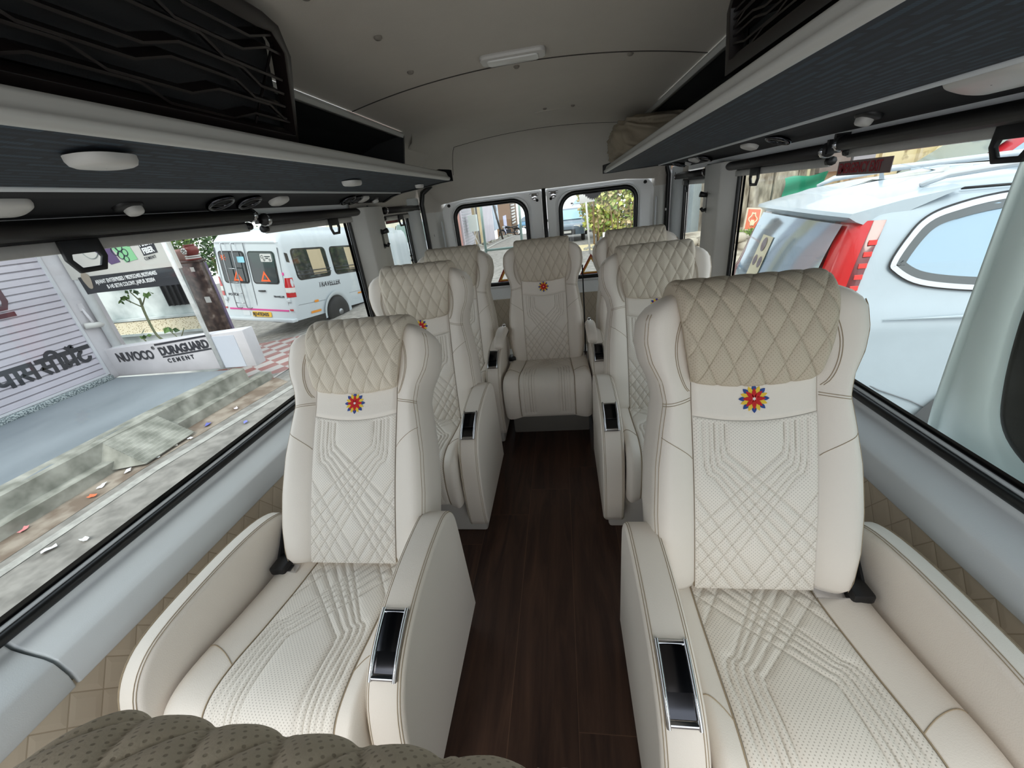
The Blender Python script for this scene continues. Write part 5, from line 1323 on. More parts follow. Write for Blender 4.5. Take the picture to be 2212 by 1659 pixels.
qw = empty('quarter_window', (0, 0, 0)); qw.parent = suv
cring('gap_line', shrink(qo, -.008), qo, BLACKP, .004); cring('chrome_trim', qo, shrink(qo, .024), mat('satin_silver_trim', (206, 210, 214), .3, .3), .008)
mb = MB(); g_ = shrink(qo, .023); mb.add([(a, sb(z)-.004, z) for a, z in g_], [tuple(range(len(g_)))]); mb.build('glass', SEATP, qw)
cring('glass_border', shrink(qo, .023), shrink(qo, .06), mat('dark_glass_border', (92, 96, 98), .1), .006)
# rear screen, spoiler, tail lamps
def rp(y, z, off): return (sar(z)-.03*(1-abs(2*y/WID-1)**2)-off, y, z)
rs = []
for z in np.linspace(1.06, 1.60, 8): rs.append([rp(y, z, .012) for y in np.linspace(.26+.05*(z-1.06), WID-.26-.05*(z-1.06), 14)])
mb = MB(); mb.grid(rs); rw = mb.build('rear_screen', SEATP, suv)
mb = MB(); P = [rp(y, z, .018) for y, z in ((1.05, 1.46), (1.28, 1.46), (1.28, 1.12), (1.05, 1.12))]; mb.add(P, [(0, 1, 2, 3)]); st_ = mb.build('window_sticker', mat('cream_sticker', (206, 196, 166), .6), rw)
mb = MB(); 
for (y, z, r) in ((1.17, 1.40, .05), (1.11, 1.28, .04), (1.22, 1.28, .04)): mb.add([rp(y+r*cos(a), z+r*sin(a), .021) for a in np.linspace(0, 2*pi, 12, endpoint=False)], [tuple(range(12))])
mb.build('sticker_print', mat('grey_sticker_print', (120, 108, 112), .6), st_)
mb = MB(); mb.tube([rp(1.45, 1.08, .03), rp(1.0, 1.20, .04)], .012, 6); mb.build('wiper', BLACKP, suv)
sp = []
for t in np.linspace(0, 1, 16):
    y = .19+(WID-.38)*t; e = 1-abs(2*t-1)**4; q = .05*e
    sp.append([(.50, y, 1.74+.03*e), (.26, y, 1.705+.02*e), (.055-.06*e, y, 1.66+.012*e), (.045-.06*e, y, 1.642+.01*e), (.08-.05*e, y, 1.618), (.12-.03*e, y, 1.60), (.16, y, 1.59)])
mb = MB(); mb.grid(sp); mb.f += [tuple(range(7)), tuple(range(15*7, 16*7))]; mb.mi += [0, 0]; mb.sm += [False, False]; so_ = mb.build('roof_spoiler', CARB, suv, autos=radians(40))
mb = MB(); mb.add([(.030, y, z) for y, z in ((.85, 1.640), (1.15, 1.640), (1.15, 1.622), (.85, 1.622))], [(0, 1, 2, 3)]); mb.build('brake_light', mat('dull_red_lens', (140, 96, 92), .3), so_)
for sg in (0, 1):
    F = (lambda y: y) if sg == 0 else (lambda y: WID-y)
    def lampstrip(name, m, o0, o1, offs):
        P = []
        for z in np.linspace(1.06, 1.62, 14):
            ar, b_ = sar(z), sb(z); rc = .10; row = []
            wrap = 0
            for s in np.linspace(o0, o1, 9):
                # s 0..1 runs from the rear face (0) round the corner to the flank (1)
                a = pi/2*(1-min(max(s, 0)/.8, 1)); x = ar+rc-rc*sin(a)+max(0, s-.8)*.15; y = b_+.012+rc-rc*cos(a)+max(0, -s)*.17
                nx, ny = -sin(a), -cos(a); row.append((x+nx*offs, F(y+ny*offs), z))
            P.append(row)
        mb = MB(); mb.grid(P); return mb.build(name, m, suv)
    tl_ = lampstrip('tail_lamp', mat('dark_red_lamp_housing', (112, 34, 40), .15, coat=.6) if sg == 0 else MATS['dark_red_lamp_housing'], -.9, .80, .006)
    if sg == 0:
        a_ = lampstrip('lamp_core', mat('bright_red_lens', (206, 30, 34), .2, coat=.4), -.5, .55, .010); a_.parent = tl_
        mb = MB()
        for k, z in enumerate(np.linspace(1.14, 1.52, 8)):
            ar, b_ = sar(z), sb(z); a = pi/2*(1-.86); x = ar+.10-.10*sin(a)+.0; y = b_+.012+.10-.10*cos(a)-.014
            mb.box((x-.018, y-.003, z-.012), (x+.018, y+.003, z+.012))
        mb.build('lamp_segments', mat('bright_red_segments', (236, 60, 56), .3), tl_)  # small blocks in a brighter red than the lamp core
# roof: rails, shark fin, black roof joint, shoulder crease, bumper joint, arch and wheel
for y in (.34, WID-.34):
    rr_ = empty('roof_rail', (0, 0, 0)); rr_.parent = suv
    mb = MB(); mb.tube([(.40, y, 1.755), (.50, y, 1.795), (.85, y, 1.820), (2.6, y, 1.835)], [.012, .020, .022, .022], 8); mb.build('bar', STEELB if False else mat('silver_roof_rail', (196, 200, 204), .3, .4) if 'silver_roof_rail' not in MATS else MATS['silver_roof_rail'], rr_)
mb = MB(); P = [[(a, WID/2+s*w_, z) for a, w_, z in ((.52, .03, 1.775), (.50, .015, 1.86), (.60, .012, 1.855), (.78, .020, 1.80), (.82, .03, 1.79))] for s in (-1, 1)]; mb.grid(P, smooth=False); mb.build('shark_fin', CARB, suv)
mb = MB()
for k in range(5): y = .62+.185*k; mb.tube([(.9, y, 1.803), (3.5, y, 1.812)], .008, 6)
mb.build('roof_ribs', CARB, suv)
mb = MB(); mb.tube([(.52, .245, 1.728), (.9, .225, 1.722), (3.0, .22, 1.718)], .007, 6); mb.build('roof_joint', BLACKP, suv)
mb = MB(); mb.tube([(.22, .0, 1.14), (.6, -.004, 1.150), (1.2, -.004, 1.165), (2.4, -.002, 1.19)], [.003, .010, .012, .012], 8); mb.build('shoulder_crease', CARB, suv)
mb = MB(); mb.tube([(.17, .03, .80), (.30, .0, .73), (.46, -.002, .665), (.58, -.002, .60)], .0035, 6); mb.build('bumper_joint', MATS['grey_panel_gap'], suv)
mb = MB(); P = [[(.96+r*cos(a), -.012-(.012 if r < .5 else 0), .38+r*sin(a)) for r in (.42, .44, .505)] for a in np.linspace(-.1, pi+.25, 24)]; mb.grid(P); mb.build('arch_cladding', mat('grey_black_cladding', (74, 76, 78), .6), suv)
mb = MB(); mb.add([(.96+.43*cos(a), -.006, .38+.43*sin(a)) for a in np.linspace(0, 2*pi, 26, endpoint=False)], [tuple(range(26))]); mb.build('wheel_well', BLACKP, suv)
wheel(suv, (.96, .10, .375), .375, 'y', .24, .62); wheel(suv, (3.75, .10, .375), .375, 'y', .24, .62)

# ------------------------------------------------------------------ the van's own sliding door, standing open outside the right windows
DOORP = mat('pale_aqua_door_paint', (240, 250, 250), .32)
dr = structure(empty('door_3', (1.045, 0, 0)))
out = [(-.35, -.50), (.98, -.50), (1.07, -.40), (1.09, .2), (1.100, .62), (1.112, .75), (1.126, 1.13), (1.128, 1.40), (1.10, 1.52), (-.35, 1.52)]
out = [(-.35, -.50)]+smooth_path(out[1:-1], 3)+[(-.35, 1.52)]
inn = smooth_path([(-.28, .665), (.55, .675), (.74, .682), (.86, .705), (.94, .76), (.975, .85), (1.0, .98), (1.01, 1.10), (1.015, 1.36), (.99, 1.44), (.92, 1.46), (-.28, 1.46)], 4)
def resample(P, n, closed=True):
    A = np.array(P+[P[0]] if closed else P); L = np.concatenate([[0], np.cumsum(np.hypot(*np.diff(A, axis=0).T))]); t = np.linspace(0, L[-1], n, endpoint=not closed); return [(float(np.interp(x, L, A[:, 0])), float(np.interp(x, L, A[:, 1]))) for x in t]
def polar_ring(P, n, c):
    A = np.array(P+[P[0]]); out_ = []
    for k in range(n):
        a = 2*pi*k/n; d = np.array([cos(a), sin(a)]); best = 0
        for p, q in zip(A[:-1], A[1:]):
            e = q-p; den = d[0]*(-e[1])+d[1]*e[0]
            if abs(den) < 1e-9: continue
            r = p-np.array(c); t = (r[0]*(-e[1])+r[1]*e[0])/den; s = (d[0]*r[1]-d[1]*r[0])/den
            if t > 0 and -1e-6 <= s <= 1+1e-6: best = max(best, t)
        out_.append((c[0]+best*d[0], c[1]+best*d[1]))
    return out_
cc_ = (.55, 1.06); N_ = 160; ro = polar_ring(out, N_, cc_); ri = polar_ring(inn, N_, cc_)
lerp = lambda A, B, t: [(a[0]+(b_[0]-a[0])*t, a[1]+(b_[1]-a[1])*t) for a, b_ in zip(A, B)]
rows = []
for t, x in ((0, .05), (0, .0), (.03, -.012), (.08, -.010), (.10, .006), (.25, -.004), (.55, -.012), (.82, -.010), (.95, .002), (1, .012), (1, .03)): rows.append([(x, p[0], p[1]) for p in lerp(ro, ri, t)])
mb = MB(); mb.grid(rows, closed_u=True); mb.build('panel', DOORP, dr)
sc_ = lambda P, s: [((p[0]-cc_[0])*s+cc_[0], (p[1]-cc_[1])*s+cc_[1]) for p in P]
rows = []
for t, x in ((0, .0), (.02, -.010), (.05, -.010), (.07, .004), (.10, .0), (.12, .012)): rows.append([(x+.006, p[0], p[1]) for p in lerp(ri, [cc_]*N_, t)])
mb = MB(); mb.grid(rows, closed_u=True); mb.build('seal', RUBBER, dr)
mb = MB(); g_ = lerp(ri, [cc_]*N_, .02); mb.add([(.018, p[0], p[1]) for p in g_], [tuple(range(N_))]); mb.build('pane', glass_mat('tinted_glass', (.55, .62, .6), 1.2), dr)

# ------------------------------------------------------------------ behind the van: street seen through the rear doors
PINKW = mat('salmon_plaster', (206, 152, 140), .85, vary=.12, vscale=1.5); TANW = mat('tan_plaster', (206, 184, 140), .85, vary=.15, vscale=1.5); PALEW = mat('pale_lilac_plaster', (206, 198, 204), .8, vary=.1, vscale=1)
WOODB = mat('weathered_brown_wood', (122, 96, 74), .85, vary=.2, vscale=6)
def bldg(name, x0, x1, y0, y1, z0, z1, m, label):
    mb = MB(); mb.box((x0, y0, z0), (x1, y1, z1)); o = mb.build(name, m); return tag(o, label, 'building')
b1 = bldg('salmon_building', -9.5, -5.6, 20.8, 23.3, -1.5, 6, PINKW, 'salmon plastered building at the left edge of the rear window view')
b15 = bldg('shuttered_shop', -9.5, -5.55, 23.5, 26.6, -1.6, 6, PALEW, 'pale shop with grey ribbed shutter between the salmon and tan buildings')
mb = MB()
for k in range(26): mb.box((-5.55, 23.8, -1.0+k*.16), (-5.53, 26.3, -.9+k*.16))
mb.build('ribbed_shutter', mat('grey_shop_shutter', (170, 168, 172), .6), b15)
b2 = bldg('tan_shop_house', -9.5, -5.6, 27.6, 30.6, -2.2, 7, TANW, 'tan shop house with dark doorway behind the shuttered shop')
mb = MB(); mb.box((-5.62, 27.7, -1.8), (-5.57, 28.6, 4)); mb.build('doorway', mat('dark_doorway', (66, 58, 60), .8), b2)
b3 = bldg('lilac_building', -9.8, -5.75, 31.2, 36.2, -3, 7, PALEW, 'pale lilac building with a painted front along the far street')
b4 = bldg('far_stair_house', -8.2, -6.25, 54, 62, -4, 8, WOODB, 'brown fronted house with white steps at the end of the street')
mb = MB()
for k in range(9): mb.box((2.0, 1.0, 2.6+k*.36), (2.12, 4.8, 2.78+k*.36))
mb.build('white_steps', LAMPP, b4); b4.children[0].location = (-8.2, 53.4, -4)
mb = MB(); mb.box((0, 0, 0), (.06, 3.2, 2.4)); o = mb.build('street_poster', mat('pale_blue_poster', (178, 192, 206), .6), loc=(-5.9, 37.2, -.9)); tag(o, 'pale blue poster board standing by the lilac building', 'poster')
mb = MB()
for cy, cz, ry, rz in ((1.6, 1.75, .75, .30), (1.6, 1.05, .45, .25)): mb.add([(.066, cy+ry*cos(a), cz+rz*sin(a)) for a in np.linspace(0, 2*pi, 14, endpoint=False)], [tuple(range(14))])
mb.build('dark_print', mat('slate_print', (90, 98, 112), .7), o)
mb = MB(); mb.box((0, 0, 0), (.05, 2.2, 1.7)); o2 = mb.build('notice_board', mat('lilac_notice', (196, 196, 222), .6), loc=(-5.5, 40.8, -1.6)); tag(o2, 'small lilac notice board behind the parked motorcycle', 'sign')
mb = MB(); mb.box((-2.5, 0, 0), (0, 3.0, .18)); o3 = mb.build('orange_awning', mat('faded_orange_awning', (206, 140, 110), .8), loc=(-4.0, 53.9, 1.9), rot=(0, radians(4), 0)); o3.parent = b4
for k, (x, y, lean, r, h, nm) in enumerate(((-5.0, 30.9, .22, .07, 5.5, 'dark leaning utility pole beside the street'), (-5.45, 27.1, .0, .05, 5.5, 'thin pale street pole in front of the tan house'))):
    mb = MB(); mb.tube([(lean*3.2, 0, 0), (lean*-1.2, 0, h)], r, 10); o = mb.build('utility_pole', mat('pole_paint_%d' % k, ((70, 66, 64), (206, 200, 180))[k], .7), loc=(x, y, gz(x, y)-.2)); tag(o, nm, 'pole')
mb = MB()
for k in range(5): mb.tube([(-7.4+k*.5, 24+k*3.2, -.2+.1*k), (-5.9, 25+k*4, 1.5)], .03, 5)
mb.build('dummy', BARK) if False else None
cab = empty('junction_box', (-5.1, 24.5, gz(-5.5, 24.5)), (0, 0, 0), 'pale metal junction box on a stand beside the street', 'box')
mb = MB(); mb.box((-.25, -.2, 1.0), (.25, .2, 1.9)); mb.build('cabinet', mat('pale_cabinet', (196, 206, 202), .5), cab)
mb = MB(); mb.tube([(-.2, 0, 0), (.12, 0, 1.0)], .03, 6); mb.tube([(.25, 0, 0), (-.1, 0, 1.0)], .03, 6); mb.build('stand', LAMPP, cab)
mb = MB(); P = [[(x, y, gz(x, y)+h) for x, h in ((-9, .02), (-5.6, .03), (-4.8, .03), (-4.75, -.02))] for y in np.linspace(20, 70, 26)]; mb.grid(P); structure(mb.build('path_roadside', DIRT))
mb = MB(); P = [[(x, y, gz(x, y)+.015) for x in (-4.15, -3.95)] for y in np.linspace(16, 70, 26)]; mb.grid(P); structure(mb.build('road_line', LINE))
# rubble along the verge
for k in range(12):
    y = 21+k*1.9+rng.uniform(-.5, .5); x = -5.0+rng.uniform(-.25, .3); s = rng.uniform(.12, .3); mb = MB(); rows = []
    for i in range(7):
        a = pi*i/6; rows.append([(s*sin(a)*cos(b_)*rng.uniform(.75, 1.1), s*sin(a)*sin(b_)*rng.uniform(.75, 1.1), s*.6*cos(a)*rng.uniform(.8, 1.1)) for b_ in np.linspace(0, 2*pi, 9, endpoint=False)])
    mb.grid(rows, closed_u=True, smooth=False); o = mb.build('verge_stone', CONC, loc=(x, y, gz(x, y)+s*.2)); tag(o, 'small grey stone lying along the far left street verge', 'stone', 'stones on the far verge')
# motorcycle
mc = empty('motorcycle', (-5.35, 38.2, gz(-5.5, 38.2)+.03), (0, 0, radians(20)), 'black motorcycle parked on the verge of the far street', 'motorcycle')
for yy in (0, 1.42): 
    e = empty('wheel', (yy, 0, .33)); e.parent = mc; mb = MB(); mb.tube([(.29*cos(a), 0, .29*sin(a)) for a in np.linspace(0, 2*pi, 24, endpoint=False)], .055, 8, closed=True); mb.build('tyre', TYRE, e)
    mb = MB()
    for k in range(8): a = k*pi/4; mb.tube([(0, 0, 0), (.27*cos(a), 0, .27*sin(a))], .008, 4)
    mb.tube([(0, -.06, 0), (0, .06, 0)], .04, 8); mb.build('spokes', STEELB, e)
mb = MB(); mb.tube([(.0, 0, .33), (.28, 0, .92)], .035, 8); mb.tube([(.28, -.36, 1.04), (.32, 0, 1.0), (.28, .36, 1.04)], .018, 6); mb.build('fork', STEELB, mc)
mb = MB(); mb.lathe([(.03, -.10), (.10, -.06), (.11, .02), (.09, .06)], 14, (.14, 0, .88), 'x'); mb.build('headlamp', LAMPP, mc)
mb = MB(); rows = [[(x, w*cos(a), z+h*sin(a)) for a in np.linspace(0, 2*pi, 12, endpoint=False)] for x, w, h, z in ((.30, .02, .02, .86), (.36, .13, .11, .86), (.60, .15, .12, .84), (.80, .08, .07, .80))]; mb.grid(rows, closed_u=True); mb.build('fuel_tank', BLACKP, mc)
mb = MB(); rows = [[(x, w*cos(a), z+.055*sin(a)) for a in np.linspace(0, 2*pi, 12, endpoint=False)] for x, w, z in ((.78, .08, .80), (.95, .14, .80), (1.35, .14, .84), (1.55, .09, .90))]; mb.grid(rows, closed_u=True); mb.build('saddle', BLACKP, mc)
mb = MB(); mb.box((.40, -.14, .32), (.82, .14, .68)); mb.tube([(.3, 0, .8), (.5, 0, .35), (.95, 0, .36), (1.42, 0, .33)], .03, 6); mb.tube([(.9, 0, .8), (1.42, 0, .35)], .03, 6); mb.build('engine_frame', DKG, mc, bevel=.0)
mb = MB(); mb.tube([(.5, .16, .4), (.9, .17, .30), (1.6, .17, .36)], [.02, .03, .045], 8); mb.build('exhaust', STEELB, mc)
mb = MB(); mb.tube([(-.30, 0, .5), (-.2, 0, .62), (0, 0, .70), (.22, 0, .64)], .05, 6); mb.tube([(1.1, 0, .64), (1.42, 0, .72), (1.72, 0, .55)], .06, 6); mb.build('mudguard', BLACKP, mc)
# parked cars down the street
def simple_car(name, loc, rz, m, label, L=4.1, Wd=1.75, H=1.5, glass=DARKGLASS, extra=None):
    c = empty(name, loc, (0, 0, rz), label, 'car'); w = Wd/2
    prof = [(0, .35), (-.02, .62), (.10, .80), (1.05, .95), (1.75, H-.08), (2.2, H), (3.2, H-.02), (3.9, .98), (L, .92), (L+.02, .40)]
    prof = smooth_path(prof, 3); rows = []
    for s in np.linspace(-1, 1, 15):
        q = abs(s)**6; rows.append([(x+.12*q*(1 if x < L/2 else -1), s*w*(1-.16*max(0, (z-.9)/(H-.9))), .35+(z-.35)*(1-.06*q)) for x, z in prof])
    mb = MB(); mb.grid(rows); n = len(prof); mb.f += [tuple(range(n)), tuple(range(14*n, 15*n))]; mb.mi += [0, 0]; mb.sm += [False, False]; mb.build('body', m, c, autos=radians(40))
    mb = MB(); mb.grid([[(1.10+.02, s*w*.86, .985) for s in np.linspace(-1, 1, 5)], [(1.74, s*w*.76, H-.09) for s in np.linspace(-1, 1, 5)]]); mb.v = [(x-.02, y, z+.018) for x, y, z in mb.v]; mb.build('windscreen', glass, c)
    for sg in (-1, 1):
        mb = MB(); mb.add([(x, sg*(w*(1-.16*max(0, (z-.9)/(H-.9)))+.006), z) for x, z in ((1.35, .99), (1.85, H-.12), (3.2, H-.13), (3.7, 1.0))], [(0, 1, 2, 3)]); mb.build('side_glass', glass, c)
        mb = MB(); mb.box((1.25, sg*w-.0 if sg > 0 else -w-.18, .98), (1.40, sg*w+.18 if sg > 0 else -w, 1.10)); mb.build('mirror', BLACKP, c, bevel=.02)
        mb = MB(); mb.box((.0, sg*w*.62-.16, .66), (.06, sg*w*.62+.16, .78)); mb.build('headlamp', CLRL, c, bevel=.02)
        for xx in (.75, L-.75): wheel(c, (xx, sg*(w-.09), .31), .31, 'y', .18, .62)
    mb = MB(); mb.box((-.045, -.45, .38), (.0, .45, .60)); mb.build('grille', BLACKP, c); mb = MB(); mb.box((-.05, -.26, .44), (-.03, .26, .55)); mb.build('number_plate', LAMPP, c)
    return c
simple_car('parked_car', (.25, 20.6, gz(.2, 21)), radians(84), mat('dark_blue_grey_paint', (84, 98, 112), .25, coat=.5), 'dark blue-grey car parked facing the van in front of the hedge', glass=mat('sky_coloured_windscreen', (150, 184, 196), .05, spec=.8))  # windscreen's pale blue base colour stands in for reflected sky
simple_car('parked_car', (1.1, 27.5, gz(1, 28)+.15), radians(70), CARW, 'white car parked beyond the dark blue-grey one', glass=SEATP)
simple_car('parked_car', (1.2, 34, gz(1.2, 34)+.9), radians(60), mat('silver_car_paint', (176, 184, 188), .3, .5), 'silver car farthest along the hedge', glass=SEATP)
simple_car('parked_car', (-4.4, 52.0, gz(-4, 52)+.4), radians(80), mat('blue_car_paint', (96, 140, 170), .3), 'blue car far down the street behind the motorcycle', glass=SEATP)
# hedge with bare stems
hd = empty('roadside_hedge', (2.7, 18.5, gz(2.7, 18.5)), (0, 0, 0), 'tall sunlit yellow-green hedge with bare stems beyond the right rear window', 'hedge')
foliage('foliage', [(-1.0, .4, 1.9, .9, 1.0, 1.5), (-.1, .2, 2.3, 1.1, 1.0, 1.6), (.9, 0, 2.3, 1.1, 1.0, 1.7), (2.0, -.2, 2.4, 1.1, 1.0, 1.8), (-1.1, .5, 2.9, .7, .8, .8), (.2, .3, .7, 1.6, .6, .6), (-.3, .8, 4.2, 1.5, 1.0, 1.0), (1.5, .8, 4.2, 1.5, 1.0, 1.0)], 9500, .19, LY, hd, seed=11, aspect=.38)
mb = MB(); r2_ = np.random.default_rng(5)
for k in range(34):
    x = r2_.uniform(-1.3, 2.6); y = r2_.uniform(-.7, .2); a = r2_.uniform(-.3, .3); h = r2_.uniform(1.8, 3.6)
    mb.tube([(x, y, 0), (x+a*.4, y, h*.5), (x+a, y+.1, h)], [.035, .025, .01], 5)
mb.build('stems', BARK, hd)
hd2 = empty('green_bush', (1.75, 22.5, gz(1, 22)), (0, 0, 0), 'bright green bush beside the parked cars at the hedge end', 'bush')
foliage('foliage', [(.25, 0, 1.6, .55, .6, 1.3), (.35, 0, .8, .6, .6, .8)], 1300, .15, [LG[0], LG[2], LG[2]], hd2, seed=12)
sg_ = empty('road_sign', (1.02, 15.2, gz(1, 15)), (radians(0), radians(-3), 0), 'small white sign board on a white post in front of the hedge', 'sign')
mb = MB(); mb.tube([(0, 0, 0), (0, 0, 1.75)], .035, 10); mb.build('post', LAMPP, sg_); mb = MB(); mb.box((-.22, -.02, 1.72), (.30, .02, 2.05)); mb.build('board', LAMPP, sg_, bevel=.008)
for k, (x, y) in enumerate(((1.62, 16.0), (2.25, 16.2))):
    mb = MB(); mb.tube([(0, 0, 0), (0, 0, .62 if k == 0 else .5)], .06 if k == 0 else .11, 10); o = mb.build('marker_post', mat('marker_paint_%d' % k, ((222, 222, 216), (176, 200, 198))[k], .7), loc=(x, y, gz(x, y))); tag(o, ('thin white marker post in front of the hedge', 'stout pale blue marker drum in front of the hedge')[k], 'post')
for k in range(9):
    x = 1.0+k*.17+rng.uniform(-.08, .08); y = 16.6+rng.uniform(-.3, .3); s = rng.uniform(.08, .16); mb = MB(); rows = []
    for i in range(6):
        a = pi*i/5; rows.append([(s*sin(a)*cos(b_)*rng.uniform(.75, 1.1), s*sin(a)*sin(b_)*rng.uniform(.75, 1.1), s*.6*cos(a)) for b_ in np.linspace(0, 2*pi, 8, endpoint=False)])
    mb.grid(rows, closed_u=True, smooth=False); o = mb.build('hedge_stone', CONC, loc=(x, y, gz(x, y)+s*.3)); tag(o, 'pale stone lying at the foot of the sunlit hedge', 'stone', 'stones at the hedge foot')
mb = MB(); mb.add([(0, 0, .012), (6, -1, .012), (6, 2.6, .012), (0, 2.6, .012)], [(0, 1, 2, 3)]); structure(mb.build('path_sand', mat('pale_sandy_verge', (206, 190, 150), .95, vary=.15), loc=(.7, 15.6, gz(1, 17))))
# on the rear doors: ladder outside, warning triangles and a torn black sticker on the glass
mb = MB()
for x in (-.735, -.375): mb.tube([(x-.02, 3.93, .1), (x, 3.95, .99), (x+.012, 3.95, 1.75)], .0125, 10)
for z in (.52, .985, 1.47): mb.tube([(-.735, 3.95, z), (-.375, 3.95, z)], .0115, 8)
mb.build('outside_ladder', mat('pale_green_tube', (150, 172, 164), .4), bpy.data.objects['door_1'])
def wtri(x, s, label):
    e = empty('warning_triangle', (x, 3.696, .712), (0, 0, 0), label, 'warning triangle'); 
    for nm, o_, i_, m, d in (('outer_band', 1.0, .66, mat('rust_red_reflector', (176, 66, 52), .5) if 'rust_red_reflector' not in MATS else MATS['rust_red_reflector'], 0), ('inner_band', .80, .60, mat('amber_yellow_band', (222, 164, 60), .5) if 'amber_yellow_band' not in MATS else MATS['amber_yellow_band'], -.002)):
        T = lambda k: [(-s*k, .33*s*(1-k)), (s*k, .33*s*(1-k)), (0, s*1.74*k+.33*s*(1-k)*1.0)]
        T = lambda k: [(-s*k, s*.58*(1-k)), (s*k, s*.58*(1-k)), (0, s*.58*(1-k)+s*1.74*k)]
        mb = MB(); v, f = ring_wall(T(o_), T(i_), lambda a, z: (a, d, z)); mb.add(v, f); mb.build(nm, m, e)
wtri(-.50, .115, 'red and yellow warning triangle on the left rear glass'); wtri(.255, .105, 'red and yellow warning triangle on the right rear glass')
mb = MB(); pts = []
for k in range(21): t = k/20; pts.append((-.085+.17*t, -(.005+.055*sin(pi*t)+(.018 if k % 2 else 0))))
pts = [(-.085, 0)]+pts+[(.085, 0)]; mb.prism(pts, 'y', -.002, 0); o = mb.build('torn_sticker', FRIT, loc=(.285, 3.697, 1.40)); tag(o, 'jagged black sticker at the top of the right rear glass', 'sticker')
# ------------------------------------------------------------------ through the narrow left window
simple_car('parked_car', (-5.75, 15.2, gz(-5.7, 15.2)+.15), radians(100), CARW, 'white car with large side mirror behind the narrow left window', L=4.3, H=1.75, glass=mat('greenish_glass', (120, 140, 132), .08))
simple_car('parked_car', (-11.6, 19.2, gz(-9.9, 18.2)+.35), radians(-20), CARW, 'white hatchback parked farther back beyond the narrow left window', glass=MATS['greenish_glass'])
o = quad('wall_boundary', [(-12, 20.5, -2.2), (-6.0, 20.5, -1.6), (-6.0, 20.5, 3.5), (-12, 20.5, 3.5)], mat('cream_compound_wall', (222, 216, 196), .85, vary=.06, vscale=.8)); structure(o)
bt_ = empty('street_tree', (-5.2, 14.5, gz(-5, 14)), (0, 0, 0), 'tree with hanging yellow-green leaves above the cream wall', 'tree')
mb = MB(); mb.tube([(-1.5, 0, 0), (-1.45, 0, 2), (-.8, 0, 4)], [.12, .10, .07], 8); mb.build('trunk', BARK, bt_)
foliage('foliage', [(0, 0, 2.75, 1.0, .6, .55), (-.9, 0, 3.1, .9, .6, .7), (.6, .2, 3.2, .9, .6, .6)], 1500, .19, [LY[0], LG[0], LG[2]], bt_, seed=21, up=1.6, aspect=.22)
# ------------------------------------------------------------------ beyond the right windows
STONE = two_tone('rubble_stone_wall', (118, 106, 92), (196, 186, 168), 3.0, .36, .6, .95, 9, kind='noise', bump=.6)
CONCW = two_tone('weathered_concrete_wall', (104, 92, 76), (186, 176, 156), 3.5, .36, .62, .9, 12, stretch=(2.2, 1, .7))
w_ = empty('wall_compound', (2.9, 9.0, 0)); w_['kind'] = 'structure'
mb = MB()
for k in range(5): mb.box((k*.42, rng.uniform(0, .04), -.9), (k*.42+.395, .3, 2.6))
mb.build('concrete_slabs', CONCW, w_)
YELB = two_tone('faded_yellow_hoarding', (120, 100, 66), (216, 204, 160), 4.5, .30, .44, .7, 9)
mb = MB()
for k in range(9): mb.box((1.85+k*.62, .10, .55), (1.85+k*.62+.60, .16, 2.6))
mb.build('hoarding_boards', YELB, w_)
mb = MB()
for k in range(10): mb.box((1.82+k*.62, .02, .4), (1.87+k*.62, .10, 2.6))
mb.tube([(3.6, .0, .9), (4.3, .0, 1.8)], .05, 6); mb.build('hoarding_battens', mat('cream_batten', (206, 196, 160), .8), w_)
mb = MB(); mb.box((1.95, -.02, 1.22), (2.45, .10, 1.75)); o = mb.build('brown_box', mat('brown_grey_sheet', (118, 108, 100), .7), loc=(2.9, 8.9, 0)); tag(o, 'brown grey sheet fixed on the wall above the green tarpaulin', 'panel')
mb = MB(); mb.box((2.5, -.02, 1.16), (2.86, .10, 1.6)); o = mb.build('grey_cabinet', mat('grey_metal_sheet', (150, 150, 152), .6), loc=(2.9, 8.9, 0)); tag(o, 'grey metal sheet next to the brown one on the wall', 'panel')
mb = MB(); P = []
for i in range(12):
    t = i/11; P.append([(1.38+.72*s+.03*t, -.10-.05*sin(9*t+2*s), 1.20+.02*s-.62*t+.02*sin(8*s)*(1-t)) for s in np.linspace(0, 1, 10)])
mb.grid(P); o = mb.build('green_tarpaulin', mat('green_tarpaulin_cloth', (30, 140, 106), .6, bump=.5, bscale=14), loc=(2.9, 9.0, 0)); tag(o, 'green tarpaulin hung on the concrete wall above the white car', 'tarpaulin')
po = empty('framed_poster', (3.72, 8.75, .33), (radians(-12), radians(9), 0), 'orange framed poster leaning on the concrete wall', 'poster')
mb = MB(); mb.box((-.14, -.015, 0), (.14, .015, .42)); mb.build('frame', mat('cream_poster_frame', (220, 206, 182), .7), po); mb = MB(); mb.box((-.115, -.02, .025), (.115, -.014, .395)); mb.build('print', mat('orange_red_print', (222, 112, 76), .7), po)
mb = MB(); mb.tube([(.06*cos(a)*(1+.3*cos(4*a)), -.022, .21+.12*sin(a)*(1+.2*cos(6*a))) for a in np.linspace(0, 2*pi, 30, endpoint=False)], .012, 5, closed=True); mb.box((-.03, -.024, .10), (.03, -.02, .20)); mb.build('pattern', mat('cream_pattern', (236, 214, 176), .7), po)
mb = MB(); P = []
for i in range(14):
    t = i/13; P.append([(1.0+x, 5.6+3.5*t+.1*sin(x*5), -.70+1.10*t**.8+rng.uniform(-.05, .05)) for x in np.linspace(0, 9, 40)])
mb.grid(P, smooth=False); structure(mb.build('hill_bank', STONE))
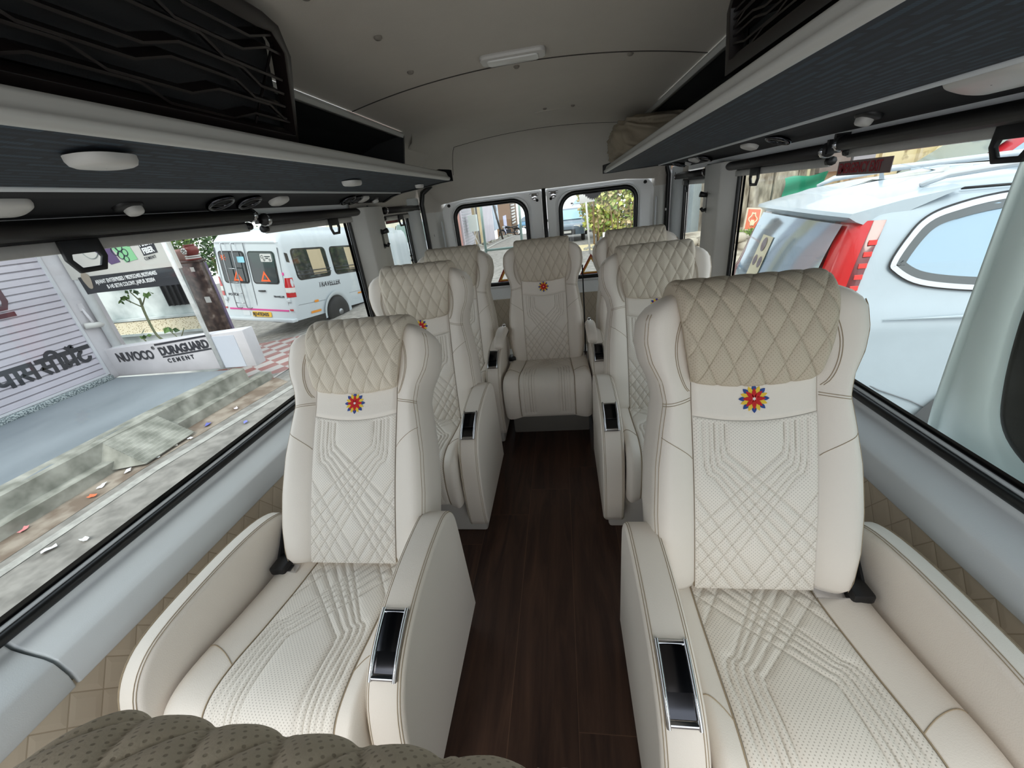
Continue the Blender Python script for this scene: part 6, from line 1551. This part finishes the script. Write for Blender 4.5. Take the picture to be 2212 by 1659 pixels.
foliage('grass_tuft', [(3.72, 8.45, .32, .28, .15, .06), (3.3, 8.5, .30, .25, .12, .05)], 260, .08, [LG[0], LG[2]], None, seed=31, up=-1.2, aspect=.2); tag(bpy.data.objects['grass_tuft'], 'small green grass patch below the orange poster', 'grass', kind='stuff')
# narrow right window: house corner, pipes, stone wall
hs = empty('roadside_house', (1.9, 10.5, -.6), (0, 0, 0), 'pale house wall with dark shutters behind the narrow right window', 'house')
mb = MB(); mb.box((.2, 0, 0), (3.2, .4, 4)); mb.build('wall', WASH, hs); mb = MB(); mb.box((.55, -.03, 1.0), (1.0, .0, 2.2)); mb.build('shutter', mat('grey_steel_shutter', (118, 124, 130), .6), hs)
mb = MB(); mb.box((.2, -.05, 2.25), (2.2, .0, 2.42)); mb.build('brown_lintel', WOODB, hs)
mb = MB(); mb.box((1.10, -.35, .6), (1.65, -.05, 1.9)); o = mb.build('meter_cabinet', mat('pale_blue_grey_cabinet', (196, 208, 210), .6, vary=.1), loc=(1.9, 10.5, -.6)); tag(o, 'pale blue-grey metal cabinet against the house wall', 'cabinet')
mb = MB(); mb.tube(smooth_path([(2.80, 10.2, -.2), (2.86, 10.2, .5), (2.85, 10.2, 1.1), (2.70, 10.2, 1.7)], 5), .028, 8); o = mb.build('white_conduit', LAMPP); tag(o, 'white plastic conduit pipe bending up the house wall', 'pipe')
for r_ in range(7):
    for k in range(6):
        s = .17; x = 1.75+k*.30+(r_ % 2)*.13+rng.uniform(-.03, .03); z = -.62+r_*.155+rng.uniform(-.01, .01); mb = MB(); rows = []
        for i in range(7):
            a = pi*i/6; rows.append([(s*1.05*math.copysign(abs(sin(a)*cos(b_))**.7, cos(b_))*rng.uniform(.85, 1.05), s*.8*math.copysign(abs(sin(a)*sin(b_))**.7, sin(b_)), s*.55*math.copysign(abs(cos(a))**.7, cos(a))) for b_ in np.linspace(0, 2*pi, 10, endpoint=False)])
        mb.grid(rows, closed_u=True); o = mb.build('wall_stone', STONE, loc=(x, 8.1+rng.uniform(-.04, .04), z)); tag(o, 'rough stone in the low wall behind the narrow right window', 'stone', 'stones of the low dry wall')
rc = simple_car('parked_car', (5.0, 8.3, .02), radians(-6), mat('bright_red_paint', (176, 36, 44), .3, coat=.4), 'red car glimpsed over the roof of the white car', glass=SEATP)
# emergency exit stickers on the side glass
RDK = mat('dark_red_sticker_print', (150, 50, 56), .6); STK = mat('grey_pink_sticker', (122, 106, 104), .6)
def exit_sticker(nm, x, y0, z0, dirn, L, label):
    e = empty('exit_sticker', (x, y0, z0), (0, 0, 0), label, 'sticker'); mb = MB(); mb.box((-.001, min(0, dirn*L), 0), (.001, max(0, dirn*L), .042)); mb.build('backing', STK, e)
    text_mesh('lettering', 'EMERGENCY EXIT', .042, RDK, e, frame_M((-.0025 if dirn < 0 else .0025, .008*dirn, .007), (0, dirn, 0), (0, 0, 1)), .0006, .0006, sx=(L-.016)/.385)
exit_sticker('r', .940, 1.615, 1.352, -1, .24, 'EMERGENCY EXIT sticker on the big right window')
exit_sticker('l', -1.195, 1.02, 1.402, 1, .24, 'EMERGENCY EXIT sticker on the big left window, under the blind')
exit_sticker('l2', -1.195, 2.80, 1.345, 1, .26, 'EMERGENCY EXIT sticker on the narrow left window')
